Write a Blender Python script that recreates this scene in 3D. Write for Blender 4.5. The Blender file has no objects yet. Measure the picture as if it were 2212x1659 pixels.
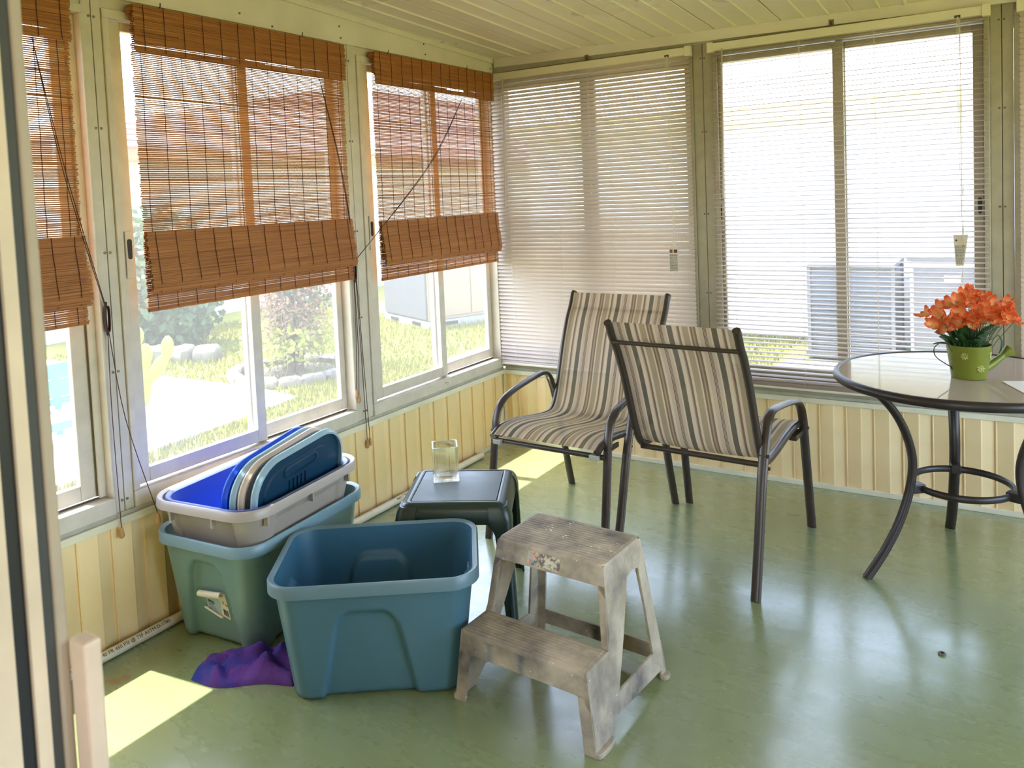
import bpy, bmesh, math, random
from mathutils import Vector, Matrix, noise as mnoise
random.seed(7)
scene = bpy.context.scene
COL = scene.collection

# ------------------------------------------------------------------ camera, world, sun, exposure
cam_d = bpy.data.cameras.new('camera')
cam = bpy.data.objects.new('camera', cam_d)
COL.objects.link(cam)
Rv = Vector((0.8442170, 0.5343243, -0.0423697)); Uv = Vector((0.0056087, 0.0702371, 0.9975146)); Fv = Vector((-0.5359722, 0.8423564, -0.0562983))
M = Matrix((Rv, Uv, -Fv)).transposed().to_4x4()
M.translation = Vector((2.475, -3.895, 1.425))
cam.matrix_world = M
cam_d.sensor_fit = 'HORIZONTAL'; cam_d.sensor_width = 36.0
cam_d.lens = 1728.243 / 2212 * 36.0
cam_d.shift_x = (1106 - 1075.345) / 2212
cam_d.shift_y = (522.504 - 829.5) / 2212
cam_d.clip_start = 0.02
cam_d.dof.use_dof = True; cam_d.dof.focus_distance = 3.0; cam_d.dof.aperture_fstop = 6.5
scene.camera = cam

world = bpy.data.worlds.new('sky'); scene.world = world
world.use_nodes = True
wn = world.node_tree.nodes; wl = world.node_tree.links
bg = wn['Background']
sky = wn.new('ShaderNodeTexSky'); sky.sky_type = 'NISHITA'
sky.sun_disc = False; sky.sun_elevation = math.radians(67); sky.sun_rotation = math.radians(-90)
sky.air_density = 1.0; sky.dust_density = 2.0
hs_ = wn.new('ShaderNodeHueSaturation'); hs_.inputs['Saturation'].default_value = 0.85
wl.new(sky.outputs[0], hs_.inputs['Color']); wl.new(hs_.outputs[0], bg.inputs[0]); bg.inputs[1].default_value = 0.36

sun_d = bpy.data.lights.new('sun', 'SUN'); sun_d.energy = 4.2; sun_d.angle = math.radians(0.53); sun_d.color = (1.0, 0.985, 0.96)
sun = bpy.data.objects.new('sun', sun_d); COL.objects.link(sun)
sun.location = (-4, -1, 8)
sun.rotation_euler = Vector((0.42, 0.05, -1.0)).to_track_quat('-Z', 'Y').to_euler()

scene.view_settings.view_transform = 'Standard'
scene.view_settings.look = 'None'
scene.view_settings.gamma = 1.0
scene.view_settings.use_curve_mapping = False
scene.view_settings.exposure = 2.78
lamp_d = bpy.data.lights.new('house_fill', 'AREA'); lamp_d.shape = 'DISK'; lamp_d.size = 0.6; lamp_d.energy = 4.5; lamp_d.color = (1.0, 0.93, 0.84)
lamp = bpy.data.objects.new('house_fill', lamp_d); COL.objects.link(lamp); lamp.location = (2.6, -5.3, 2.38)   # unseen fill light, added behind the camera to brighten the sunroom
cy = scene.cycles
cy.max_bounces = 14; cy.diffuse_bounces = 8; cy.glossy_bounces = 5; cy.transmission_bounces = 10; cy.transparent_max_bounces = 24
cy.sample_clamp_indirect = 12.0; cy.caustics_reflective = False; cy.caustics_refractive = True
cy.use_denoising = True

# ------------------------------------------------------------------ helpers
def lin(c):
    def f(x):
        x /= 255.0
        return x / 12.92 if x <= 0.04045 else ((x + 0.055) / 1.055) ** 2.4
    return (f(c[0]), f(c[1]), f(c[2]), 1.0)

class NT:
    def __init__(self, name):
        self.m = bpy.data.materials.new(name); self.m.use_nodes = True
        self.t = self.m.node_tree; self.n = self.t.nodes; self.l = self.t.links
        self.b = self.n['Principled BSDF']; self.out = self.n['Material Output']
        self.tc = self.n.new('ShaderNodeTexCoord')
    def node(self, typ, **kw):
        x = self.n.new(typ)
        for k, v in kw.items():
            if k.startswith('i_'):
                x.inputs[k[2:].replace('_', ' ')].default_value = v
            else:
                setattr(x, k, v)
        return x
    def noise(self, scale, detail=4, rough=0.55, vec=None, dist=0.0, stretch=None):
        nz = self.node('ShaderNodeTexNoise'); nz.inputs['Scale'].default_value = scale
        nz.inputs['Detail'].default_value = detail; nz.inputs['Roughness'].default_value = rough; nz.inputs['Distortion'].default_value = dist
        src = vec or self.tc.outputs['Object']
        if stretch:
            mp = self.node('ShaderNodeMapping'); mp.inputs['Scale'].default_value = stretch
            self.l.new(src, mp.inputs[0]); src = mp.outputs[0]
        self.l.new(src, nz.inputs['Vector'])
        return nz.outputs['Fac']
    def ramp(self, fac, stops, interp='LINEAR'):
        r = self.node('ShaderNodeValToRGB'); cr = r.color_ramp; cr.interpolation = interp
        while len(cr.elements) < len(stops): cr.elements.new(0.5)
        for e, (p, c) in zip(cr.elements, stops):
            e.position = p; e.color = c if len(c) == 4 else lin(c)
        self.l.new(fac, r.inputs[0]); return r.outputs[0]
    def mix(self, fac, a, b, blend='MIX'):
        mx = self.node('ShaderNodeMix'); mx.data_type = 'RGBA'; mx.blend_type = blend
        for s, v in ((mx.inputs[0], fac), (mx.inputs[6], a), (mx.inputs[7], b)):
            if hasattr(v, 'is_output'): self.l.new(v, s)
            else: s.default_value = v
        return mx.outputs[2]
    def math(self, op, a, b=0.0, c=0.0):
        mt = self.node('ShaderNodeMath'); mt.operation = op
        for s, v in zip(mt.inputs, (a, b, c)):
            if hasattr(v, 'is_output'): self.l.new(v, s)
            else: s.default_value = v
        return mt.outputs[0]
    def bump(self, h, strength=0.3, dist=0.002):
        bp = self.node('ShaderNodeBump'); bp.inputs['Strength'].default_value = strength; bp.inputs['Distance'].default_value = dist
        self.l.new(h, bp.inputs['Height']); self.l.new(bp.outputs[0], self.b.inputs['Normal'])
        return bp.outputs[0]
    def set(self, col=None, rough=None, metal=None, spec=None, coat=None):
        def put(k, v):
            if v is None: return
            if hasattr(v, 'is_output'): self.l.new(v, self.b.inputs[k])
            else: self.b.inputs[k].default_value = v
        put('Base Color', col); put('Roughness', rough); put('Metallic', metal); put('Specular IOR Level', spec); put('Coat Weight', coat)
    def translucent(self, col, fac):
        tr = self.node('ShaderNodeBsdfTranslucent')
        if hasattr(col, 'is_output'): self.l.new(col, tr.inputs[0])
        else: tr.inputs[0].default_value = col
        ms = self.node('ShaderNodeMixShader'); ms.inputs[0].default_value = fac
        self.l.new(self.b.outputs[0], ms.inputs[1]); self.l.new(tr.outputs[0], ms.inputs[2])
        self.l.new(ms.outputs[0], self.out.inputs[0]); return ms

def simple(name, c, rough=0.5, metal=0.0, var=0.06, scale=8.0, bump=0.0, bscale=60.0, spec=0.5, trans=0.0, coat=0.0, c2=None):
    t = NT(name)
    a = lin(c)
    b = lin(c2) if c2 else tuple(min(1, x * (1 - 2.2 * var)) for x in a[:3]) + (1,)
    f = t.noise(scale, 5)
    col = t.mix(t.ramp(f, [(0.3, (0, 0, 0, 1)), (0.7, (1, 1, 1, 1))]), b, tuple(min(1, x * (1 + var)) for x in a[:3]) + (1,))
    t.set(col, rough, metal, spec, coat)
    if bump: t.bump(t.noise(bscale, 3), bump)
    if trans: t.translucent(col, trans)
    return t.m

def glass_pane():
    t = NT('window_glass')
    tr = t.node('ShaderNodeBsdfTransparent'); tr.inputs[0].default_value = (0.88, 0.885, 0.88, 1)
    gl = t.node('ShaderNodeBsdfGlossy'); gl.inputs['Roughness'].default_value = 0.03
    lw = t.node('ShaderNodeLayerWeight'); lw.inputs[0].default_value = 0.5
    fac = t.math('MULTIPLY_ADD', t.math('POWER', lw.outputs['Facing'], 5.0), 0.9, 0.03)
    haze = t.node('ShaderNodeBsdfTranslucent'); haze.inputs[0].default_value = (0.95, 0.95, 0.95, 1)
    hz = t.node('ShaderNodeMixShader'); hz.inputs[0].default_value = 0.025
    t.l.new(tr.outputs[0], hz.inputs[1]); t.l.new(haze.outputs[0], hz.inputs[2])
    ms = t.node('ShaderNodeMixShader')
    t.l.new(fac, ms.inputs[0]); t.l.new(hz.outputs[0], ms.inputs[1]); t.l.new(gl.outputs[0], ms.inputs[2])
    t.l.new(ms.outputs[0], t.out.inputs[0])
    return t.m

I3 = lambda p: Vector(p)
class MB:
    def __init__(self, tf=None):
        self.v = []; self.f = []; self.mi = []; self.tf = tf
    def add(self, vs, fs, mi=0):
        o = len(self.v)
        for p in vs:
            p = Vector(p)
            self.v.append(self.tf(p) if self.tf else p)
        for f in fs:
            self.f.append([i + o for i in f]); self.mi.append(mi)
    def box(self, lo, hi, mi=0, mat=None):
        x0, y0, z0 = lo; x1, y1, z1 = hi
        vs = [Vector(p) for p in ((x0, y0, z0), (x1, y0, z0), (x1, y1, z0), (x0, y1, z0), (x0, y0, z1), (x1, y0, z1), (x1, y1, z1), (x0, y1, z1))]
        if mat: vs = [mat @ p for p in vs]
        self.add(vs, [(0, 3, 2, 1), (4, 5, 6, 7), (0, 1, 5, 4), (1, 2, 6, 5), (2, 3, 7, 6), (3, 0, 4, 7)], mi)
    def hexa(self, b, t, mi=0):
        self.add(list(b) + list(t), [(0, 3, 2, 1), (4, 5, 6, 7), (0, 1, 5, 4), (1, 2, 6, 5), (2, 3, 7, 6), (3, 0, 4, 7)], mi)
    def loft(self, loops, cap0=True, cap1=True, mi=0, closed=True):
        n = len(loops[0]); vs = [p for l in loops for p in l]; fs = []
        for k in range(len(loops) - 1):
            for i in range(n if closed else n - 1):
                j = (i + 1) % n
                fs.append((k * n + i, k * n + j, (k + 1) * n + j, (k + 1) * n + i))
        if cap0: fs.append(tuple(reversed(range(n))))
        if cap1: fs.append(tuple(range((len(loops) - 1) * n, len(loops) * n)))
        self.add(vs, fs, mi)
    def tube(self, path, rx, ry=None, n=8, side=None, closed=False, caps=True, mi=0):
        P = [Vector(p) for p in path]; ry = ry or rx; m = len(P); loops = []
        R = rx if isinstance(rx, (list, tuple)) else [rx] * m
        S = ry if isinstance(ry, (list, tuple)) else [ry] * m
        prev = None
        for k in range(m):
            if closed: d = P[(k + 1) % m] - P[k - 1]
            else: d = P[min(k + 1, m - 1)] - P[max(k - 1, 0)]
            if d.length < 1e-9: d = Vector((0, 0, 1))
            d.normalize()
            s = Vector(side) if side else (prev if prev else (Vector((0, 0, 1)) if abs(d.z) < 0.9 else Vector((1, 0, 0))))
            s = s - d * s.dot(d)
            if s.length < 1e-6: s = d.orthogonal()
            s.normalize(); u = d.cross(s); prev = s
            loops.append([P[k] + s * (R[k] * math.cos(2 * math.pi * i / n)) + u * (S[k] * math.sin(2 * math.pi * i / n)) for i in range(n)])
        if closed:
            loops.append(loops[0]); caps = False
        self.loft(loops, caps, caps, mi)
    def lathe(self, prof, c=(0, 0, 0), n=24, mi=0, cap0=True, cap1=True):
        c = Vector(c)
        self.loft([[c + Vector((r * math.cos(2 * math.pi * i / n), r * math.sin(2 * math.pi * i / n), z)) for i in range(n)] for r, z in prof], cap0, cap1, mi)
    def build(self, name, mats, parent=None, smooth=None, bevel=0.0, merge=0.0, kind=None, recalc=True, segs=2):
        me = bpy.data.meshes.new(name)
        me.from_pydata([tuple(p) for p in self.v], [], self.f)
        if not isinstance(mats, (list, tuple)): mats = [mats]
        for m in mats: me.materials.append(m)
        me.polygons.foreach_set('material_index', self.mi)
        if recalc or bevel or merge:
            bm = bmesh.new(); bm.from_mesh(me)
            if merge: bmesh.ops.remove_doubles(bm, verts=bm.verts, dist=merge)
            if recalc: bmesh.ops.recalc_face_normals(bm, faces=bm.faces)
            if bevel:
                ed = [e for e in bm.edges if len(e.link_faces) == 2 and e.calc_face_angle(0) > 0.5]
                bmesh.ops.bevel(bm, geom=ed, offset=bevel, segments=segs, profile=0.5, affect='EDGES', clamp_overlap=True)
            bm.to_mesh(me); bm.free()
        if smooth:
            me.polygons.foreach_set('use_smooth', [True] * len(me.polygons))
            me.set_sharp_from_angle(angle=math.radians(smooth))
        me.update()
        o = bpy.data.objects.new(name, me); COL.objects.link(o)
        if parent is not None: o.parent = parent
        if kind: o['kind'] = kind
        return o

def empty(name, loc=(0, 0, 0), rz=0.0, rx=0.0, ry=0.0):
    o = bpy.data.objects.new(name, None); COL.objects.link(o)
    o.location = loc; o.rotation_euler = (rx, ry, rz); o.empty_display_size = 0.1
    return o
def tag(o, label=None, cat=None, group=None, kind=None):
    if label: o['label'] = label
    if cat: o['category'] = cat
    if group: o['group'] = group
    if kind: o['kind'] = kind
    return o
def struct(name, **kw):
    return tag(empty(name, **kw), kind='structure')
def dup(o, parent, name=None):
    c = o.copy(); COL.objects.link(c); c.parent = parent
    if name: c.name = name
    return c
def rrect(hx, hy, r, z=0.0, n=6, cx=0.0, cy_=0.0):
    """rounded rectangle loop, counter-clockwise"""
    r = min(r, hx * 0.999, hy * 0.999); out = []
    for (sx, sy, a0) in ((1, 1, 0), (-1, 1, 90), (-1, -1, 180), (1, -1, 270)):
        for k in range(n + 1):
            a = math.radians(a0 + 90.0 * k / n)
            out.append(Vector((cx + sx * (hx - r) + r * math.cos(a), cy_ + sy * (hy - r) + r * math.sin(a), z)))
    return out
def catmull(pts, k=6):
    P = [Vector(p) for p in pts]; out = []
    for i in range(len(P) - 1):
        p0 = P[max(i - 1, 0)]; p1 = P[i]; p2 = P[i + 1]; p3 = P[min(i + 2, len(P) - 1)]
        for j in range(k):
            t = j / k
            out.append(0.5 * ((2 * p1) + (p2 - p0) * t + (2 * p0 - 5 * p1 + 4 * p2 - p3) * t * t + (3 * p1 - p0 - 3 * p2 + p3) * t ** 3))
    out.append(P[-1]); return out
def sstep(a, b, x):
    t = max(0.0, min(1.0, (x - a) / (b - a))); return t * t * (3 - 2 * t)
WL = lambda p: Vector((p[1], p[0], p[2]))      # wall coordinates (along, into the room, up) on the left wall
WB = lambda p: Vector((p[0], -p[1], p[2]))     # ... on the back wall
CEIL = lambda x, y: 2.205 - 0.015 * x - 0.046 * y

# ------------------------------------------------------------------ materials
M_frame = simple('white_window_enamel', (204, 196, 182), 0.42, var=0.05, scale=14)
M_frame_back = simple('shaded_window_enamel', (164, 156, 138), 0.45, var=0.06, scale=14)  # same enamel, darkened in colour to stand in for shade on the back wall
M_frame_shade = simple('weathered_aluminium', (176, 174, 160), 0.5, var=0.08, scale=20)
M_track = simple('dark_track', (70, 58, 52), 0.6)
M_panel = simple('cream_panel', (236, 213, 168), 0.42, var=0.04, scale=3.0, c2=(226, 196, 146))
M_cap = simple('cream_trim', (222, 216, 192), 0.45, var=0.05)
M_head = simple('cream_header', (222, 215, 210), 0.5, var=0.05, scale=4)
M_rivet = simple('screw_metal', (120, 112, 96), 0.35, metal=0.7)
M_glass = glass_pane()
M_black = simple('black_plastic', (18, 18, 20), 0.45)
M_slat = simple('blind_vinyl', (196, 182, 170), 0.45, var=0.02, trans=0.15)
M_rail = simple('blind_rail', (222, 214, 196), 0.45, var=0.02)
M_cord = simple('white_cord', (214, 206, 190), 0.8)
M_wand = simple('clear_wand', (190, 178, 160), 0.25)
M_bamboo = simple('bamboo_sticks', (184, 118, 62), 0.55, var=0.22, scale=30, trans=0.22, c2=(150, 92, 46))
M_thread = simple('brown_thread', (84, 38, 28), 0.8)
M_pull = simple('brown_cord', (76, 48, 40), 0.8)
M_toggle = simple('turned_wood_toggle', (186, 140, 96), 0.5)
M_darkmetal = simple('dark_iron', (42, 36, 32), 0.45, metal=0.4)
M_pvc = simple('white_pvc', (226, 216, 194), 0.4, var=0.05, scale=30)
M_print = simple('black_print', (60, 56, 52), 0.6)

def floor_mat():
    t = NT('green_painted_concrete')
    big = t.noise(1.1, 4); fine = t.noise(7, 6, 0.65); strk = t.noise(6, 6, 0.7, stretch=(1.0, 3.2, 1)); spk = t.noise(60, 2, 0.5)
    base = t.ramp(big, [(0.25, (116, 128, 84)), (0.5, (127, 139, 94)), (0.75, (136, 148, 102))])
    base = t.mix(t.math('MULTIPLY', t.ramp(fine, [(0.40, (0, 0, 0, 1)), (0.85, (1, 1, 1, 1))]), 0.22), base, lin((146, 152, 118)))
    base = t.mix(t.math('MULTIPLY', t.ramp(strk, [(0.58, (0, 0, 0, 1)), (0.75, (1, 1, 1, 1))]), 0.05), base, lin((166, 166, 140)))
    base = t.mix(t.math('MULTIPLY', t.ramp(spk, [(0.78, (0, 0, 0, 1)), (0.80, (1, 1, 1, 1))]), 0.5), base, lin((92, 86, 62)))
    # a rust stain by the left wall
    vd = t.node('ShaderNodeVectorMath'); vd.operation = 'DISTANCE'
    wob = t.node('ShaderNodeTexNoise'); wob.inputs['Scale'].default_value = 30
    ma = t.node('ShaderNodeVectorMath'); ma.operation = 'MULTIPLY_ADD'; ma.inputs[1].default_value = (0.05, 0.10, 0); 
    t.l.new(t.tc.outputs['Object'], wob.inputs['Vector']); t.l.new(wob.outputs['Color'], ma.inputs[0]); t.l.new(t.tc.outputs['Object'], ma.inputs[2])
    t.l.new(ma.outputs[0], vd.inputs[0]); vd.inputs[1].default_value = (0.205, -2.50, 0)
    st = t.ramp(vd.outputs['Value'], [(0.018, (1, 1, 1, 1)), (0.034, (0, 0, 0, 1))])
    base = t.mix(t.math('MULTIPLY', st, 0.7), base, lin((130, 78, 48)))
    rg = t.ramp(t.noise(3.2, 6, 0.7, stretch=(1.0, 2.6, 1)), [(0.3, (0.20, 0.20, 0.20, 1)), (0.7, (0.36, 0.36, 0.36, 1))])
    t.set(base, rg, 0, 0.7, 1.0); t.b.inputs['Coat IOR'].default_value = 1.6; t.l.new(t.ramp(t.noise(3.6, 6, 0.7, stretch=(1.0, 2.0, 1)), [(0.3, (0.12, 0.12, 0.12, 1)), (0.7, (0.25, 0.25, 0.25, 1))]), t.b.inputs['Coat Roughness'])
    t.bump(t.noise(22, 6, 0.7, stretch=(1, 2, 1)), 0.12, 0.003)
    return t.m
M_floor = floor_mat()

def ceil_mat():
    t = NT('painted_ceiling_board')
    b = t.noise(1.3, 4); st = t.noise(26, 5, 0.7, stretch=(1.6, 0.6, 1)); reg = t.noise(1.7, 2)
    col = t.ramp(b, [(0.3, (218, 210, 190)), (0.7, (230, 223, 206))])
    m = t.math('MULTIPLY', t.ramp(st, [(0.62, (0, 0, 0, 1)), (0.68, (1, 1, 1, 1))]), t.ramp(reg, [(0.52, (0, 0, 0, 1)), (0.62, (1, 1, 1, 1))]))
    col = t.mix(t.math('MULTIPLY', m, 0.6), col, lin((120, 110, 82)))
    t.set(col, t.ramp(b, [(0.3, (0.24, 0.24, 0.24, 1)), (0.7, (0.4, 0.4, 0.4, 1))]), 0, 0.5)
    t.bump(t.noise(9, 4), 0.1, 0.004)
    return t.m
M_ceil = ceil_mat()

def grass_mat():
    t = NT('lawn_green'); f = t.noise(60, 6, 0.7); g = t.noise(1.2, 3)
    c = t.ramp(f, [(0.3, (90, 94, 34)), (0.5, (118, 120, 48)), (0.7, (142, 142, 70))])
    c = t.mix(t.ramp(g, [(0.35, (0, 0, 0, 1)), (0.7, (0.5, 0.5, 0.5, 1))]), c, lin((128, 124, 34)))
    t.set(c, 0.8, 0, 0.2); return t.m
M_lawn = grass_mat()
M_concrete = simple('pale_concrete', (196, 190, 178), 0.8, var=0.06, scale=5)

# ------------------------------------------------------------------ floor, walls, ceiling
m = MB(); m.box((-0.16, -3.56, -0.15), (4.7, 0.16, 0.0)); fl = m.build('floor', M_floor); fl['kind'] = 'structure'

PER = 0.11685
def panel_profile(a, b, z0, z1, tf):
    """one corrugation of the wainscot: a thin bright lip, a face that leans out, a face that leans back"""
    pr = [(0.0, -0.004), (0.0, 0.0035), (0.0035, 0.004), (0.006, 0.0005), (0.55 * PER, 0.013), (0.60 * PER, 0.010), (PER, -0.004)]
    pr = [(a + s * (b - a) / PER, n) for s, n in pr]
    mb = MB(tf); back = -0.012
    lo = [(s, n, z0) for s, n in pr] + [(pr[-1][0], back, z0), (pr[0][0], back, z0)]
    hi = [(s, n, z1) for s, n, _ in lo]; hi = [(s, n, z1) for s, n in [(q[0], q[1]) for q in lo]]
    mb.loft([[Vector(p) for p in lo], [Vector(p) for p in hi]], True, True)
    return mb
def wainscot(wall, tf, s0, s1, first, sgn):
    proto = {}
    k = math.floor((s0 - first) / PER)
    s = first + k * PER
    while s < s1:
        a, b = max(s, s0), min(s + PER, s1)
        if b - a > 0.01:
            if abs(b - a - PER) < 1e-5 and 'm' in proto:
                o = bpy.data.objects.new('panel', proto['m']); COL.objects.link(o); o.parent = wall
                o.location = tf((s - proto['s'], 0, 0))
            else:
                o = panel_profile(a, b, 0.012, 0.402, tf).build('panel', M_panel, wall)
                if abs(b - a - PER) < 1e-5: proto['m'] = o.data; proto['s'] = s
        s += PER

wall_left = struct('wall_left')
m = MB(WL); m.box((-3.45, -0.10, -0.1), (0.10, -0.013, 0.42)); m.build('wall_core', M_cap, wall_left)
wainscot(wall_left, WL, -3.44, -0.012, -1.267 - 30 * PER, 1)
wall_back = struct('wall_back')
m = MB(WB); m.box((0.0, -0.10, -0.1), (4.6, -0.013, 0.42)); m.build('wall_core', M_cap, wall_back)
wainscot(wall_back, WB, 0.012, 4.58, 1.85 - 16 * PER, 1)

def rail(name, tf, s0, s1, parts):
    e = struct(name)
    for nm, n0, n1, z0, z1, mt, bv in parts:
        q = MB(tf); q.box((s0, n0, z0), (s1, n1, z1)); q.build(nm, mt, e, bevel=bv)
    return e
rail('trim_1', WL, -3.44, -0.012, [('cap_strip', -0.012, 0.016, 0.399, 0.424, M_cap, 0.003), ('sill_ledge', -0.09, 0.008, 0.4245, 0.4395, M_frame_shade, 0.002)])
rail('trim_2', WB, 0.017, 4.58, [('cap_strip', -0.012, 0.016, 0.399, 0.424, M_cap, 0.003), ('sill_ledge', -0.09, 0.008, 0.4245, 0.4395, M_frame_shade, 0.002)])
rail('baseboard_back', WB, 0.012, 4.58, [('base_strip', -0.012, 0.014, 0.0, 0.024, M_cap, 0.002)])
rail('baseboard_left', WL, -0.33, -0.012, [('base_strip', -0.012, 0.012, 0.0, 0.024, M_cap, 0.002)])
# corner bead below the sill
m = MB(); m.box((0.0, -0.012, 0.0), (0.012, 0.0, 0.399)); o = m.build('trim_3', M_cap, bevel=0.002); o['kind'] = 'structure'

# headers over the windows
e = struct('trim_4')
m = MB(); 
m.hexa([(-0.1, -3.45, 2.128), (0.012, -3.45, 2.128), (0.012, 0.0, 2.128), (-0.1, 0.0, 2.128)],
       [(-0.1, -3.45, CEIL(0, -3.45)), (0.012, -3.45, CEIL(0, -3.45)), (0.012, 0.0, CEIL(0, 0)), (-0.1, 0.0, CEIL(0, 0))])
m.build('header_board', M_head, e)
m = MB(); 
m.hexa([(0.012, -3.44, CEIL(0, -3.44) - 0.022), (0.026, -3.44, CEIL(0, -3.44) - 0.026), (0.026, -0.012, CEIL(0, 0) - 0.026), (0.012, -0.012, CEIL(0, 0) - 0.022)],
       [(0.012, -3.44, CEIL(0, -3.44)), (0.026, -3.44, CEIL(0, -3.44)), (0.026, -0.012, CEIL(0, 0)), (0.012, -0.012, CEIL(0, 0))])
m.build('ceiling_bead', M_head, e)
for (y, z) in ((-1.79, 2.165), (-1.245, 2.2), (-1.24, 2.15), (-0.64, 2.205), (-0.63, 2.155), (-0.03, 2.15), (-1.63, 2.14)):
    m = MB(lambda p: Vector((p.z, p.x, p.y))); m.lathe([(0.0045, 0), (0.004, 0.003), (0.0005, 0.0035)], n=8); o = m.build('screw_head', M_rivet, e)
    o.location = (0.012, y, z)
e = struct('trim_5')
m = MB(); m.hexa([(-0.1, 0.10, 2.128), (-0.1, -0.002, 2.128), (4.6, -0.002, 2.128), (4.6, 0.10, 2.128)],
                 [(-0.1, 0.10, CEIL(0, 0)), (-0.1, -0.002, CEIL(0, 0)), (4.6, -0.002, CEIL(4.6, 0)), (4.6, 0.10, CEIL(4.6, 0))])
m.build('header_board', M_frame_shade, e)
m = MB(); m.hexa([(0.03, -0.002, CEIL(0, 0) - 0.05), (0.03, -0.016, CEIL(0, 0) - 0.05), (4.6, -0.016, CEIL(4.6, 0) - 0.05), (4.6, -0.002, CEIL(4.6, 0) - 0.05)],
                 [(0.03, -0.002, CEIL(0, 0)), (0.03, -0.016, CEIL(0, 0)), (4.6, -0.016, CEIL(4.6, 0)), (4.6, -0.002, CEIL(4.6, 0))])
m.build('header_lip', M_head, e)

# ceiling planks
ceiling = struct('ceiling')
xs = [-0.16, 0.06] + [0.06 + 0.3085 * k for k in range(1, 16)]
for a, b in zip(xs[:-1], xs[1:]):
    m = MB(); y0, y1 = -3.52, 0.12
    pr = [(a + 0.0028, 0.012), (a + 0.0028, 0.002), (a + 0.006, 0.0)]
    w = b - a
    if w > 0.25:
        for c in (0.34, 0.67): pr += [(a + w * c - 0.007, 0.0), (a + w * c - 0.003, -0.006), (a + w * c + 0.003, -0.006), (a + w * c + 0.007, 0.0)]
    pr += [(b - 0.006, 0.0), (b - 0.0028, 0.002), (b - 0.0028, 0.012)]
    m.loft([[Vector((x, y, CEIL(x, y) + dz)) for x, dz in pr] for y in (y0, y1)], True, True)
    m.build('plank', M_ceil, ceiling)
m = MB(); m.hexa([(-0.2, -3.6, CEIL(0, -3.6) + 0.02), (4.75, -3.6, CEIL(4.7, -3.6) + 0.02), (4.75, 0.42, 2.215), (-0.2, 0.42, 2.235)],
                 [(-0.2, -3.6, 2.52), (4.75, -3.6, 2.52), (4.75, 0.42, 2.35), (-0.2, 0.42, 2.35)])
o = m.build('roof', M_frame_shade); o['kind'] = 'structure'
# eave fascia outside the back windows
m = MB(); m.box((-0.2, 0.40, 2.08), (4.75, 0.425, 2.215)); o = m.build('trim_6', M_cap); o['kind'] = 'structure'

# ------------------------------------------------------------------ windows
def window(name, tf, s0, s1, gl, latches, hinge_left=True):
    """sliding window: outer frame, two sashes with panes; gl = (a0,a1,b0,b1) glass edges"""
    w = struct(name)
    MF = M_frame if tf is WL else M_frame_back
    zb, zt = 0.44, 2.09
    q = MB(tf)
    q.box((s0, -0.075, zb), (s1, 0.013, 0.494)); q.build('frame_sill', MF, w, bevel=0.003)
    q = MB(tf); q.box((s0, -0.075, 2.062), (s1, 0.011, zt)); q.build('frame_head', MF, w, bevel=0.003)
    JR = 0.009 if tf is WL else 0.022
    for (a, b) in ((s0, s0 + 0.022), (s1 - JR, s1)):
        q = MB(tf); q.box((a, -0.075, 0.494), (b, 0.011, 2.062)); q.build('frame_jamb', MF, w, bevel=0.003)
    q = MB(tf); q.box((s0, -0.075, 2.0905), (s1, -0.001, 2.1275)); q.build('head_filler', MF, w)
    RS = min(0.05, s1 - JR - 0.001 - gl[3])
    if s1 - JR - gl[3] - RS > 0.004:
        q = MB(tf); q.box((gl[3] + RS + 0.0005, -0.062, 0.5), (s1 - JR - 0.0005, -0.044, 2.061)); q.build('side_track', M_frame_shade, w)
        q = MB(tf); q.box((gl[3] + RS + 0.0005, -0.030, 0.5), (s1 - JR - 0.0005, -0.024, 2.061)); q.build('side_track', MF, w)
    q = MB(tf)
    for n in (-0.036, -0.068): q.box((s0 + 0.022, n - 0.002, 0.494), (s1 - 0.022, n + 0.001, 0.500))
    q.build('track', M_track, w)
    a0, a1, b0, b1 = gl
    for (g0, g1, n0, n1, l, r) in ((a0, a1, -0.032, -0.006, a0 - s0 - 0.0225, 0.045), (b0, b1, -0.066, -0.040, 0.040, RS)):
        sa = empty('sash'); sa.parent = w
        zb2 = 0.502
        q = MB(tf); q.box((g0 - l, n0, zb2), (g0, n1, 2.058)); q.build('stile', MF, sa, bevel=0.003)
        q = MB(tf); q.box((g1, n0, zb2), (g1 + r, n1, 2.058)); q.build('stile', MF, sa, bevel=0.003)
        q = MB(tf); q.box((g0, n0, zb2), (g1, n1, 0.553)); q.build('bottom_rail', MF, sa, bevel=0.003)
        q = MB(tf); q.box((g0, n0, 2.026), (g1, n1, 2.058)); q.build('top_rail', MF, sa, bevel=0.003)
        q = MB(tf); nm = (n0 + n1) / 2; q.box((g0 - 0.004, nm - 0.0015, 0.549), (g1 + 0.004, nm + 0.0015, 2.03)); q.build('pane', M_glass, sa)
    for ls, side in latches:
        n = -0.005 if side == 'a' else -0.039
        la = MB(tf); la.box((ls - 0.014, n, 1.204), (ls + 0.014, n + 0.006, 1.362)); lo = la.build('latch_plate', MF, w, bevel=0.002)
        q = MB(tf); loop = []
        for k in range(12):
            a = 2 * math.pi * k / 12; loop.append(Vector((ls + 0.008 * math.cos(a), 0, 1.302 + 0.008 * math.sin(a) + (0.026 if math.sin(a) >= 0 else -0.026))))
        q.loft([[p + Vector((0, n + 0.0055, 0)) for p in loop], [p + Vector((0, n + 0.0085, 0)) for p in loop]])
        q.build('finger_pull', M_black, lo)
    return w
window('window_1', WL, -3.44, -2.415, (-3.40, -2.96, -2.915, -2.500), [(-2.474, 'b')])
window('window_2', WL, -2.348, -1.255, (-2.277, -1.803, -1.764, -1.298), [(-2.300, 'a')])
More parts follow.
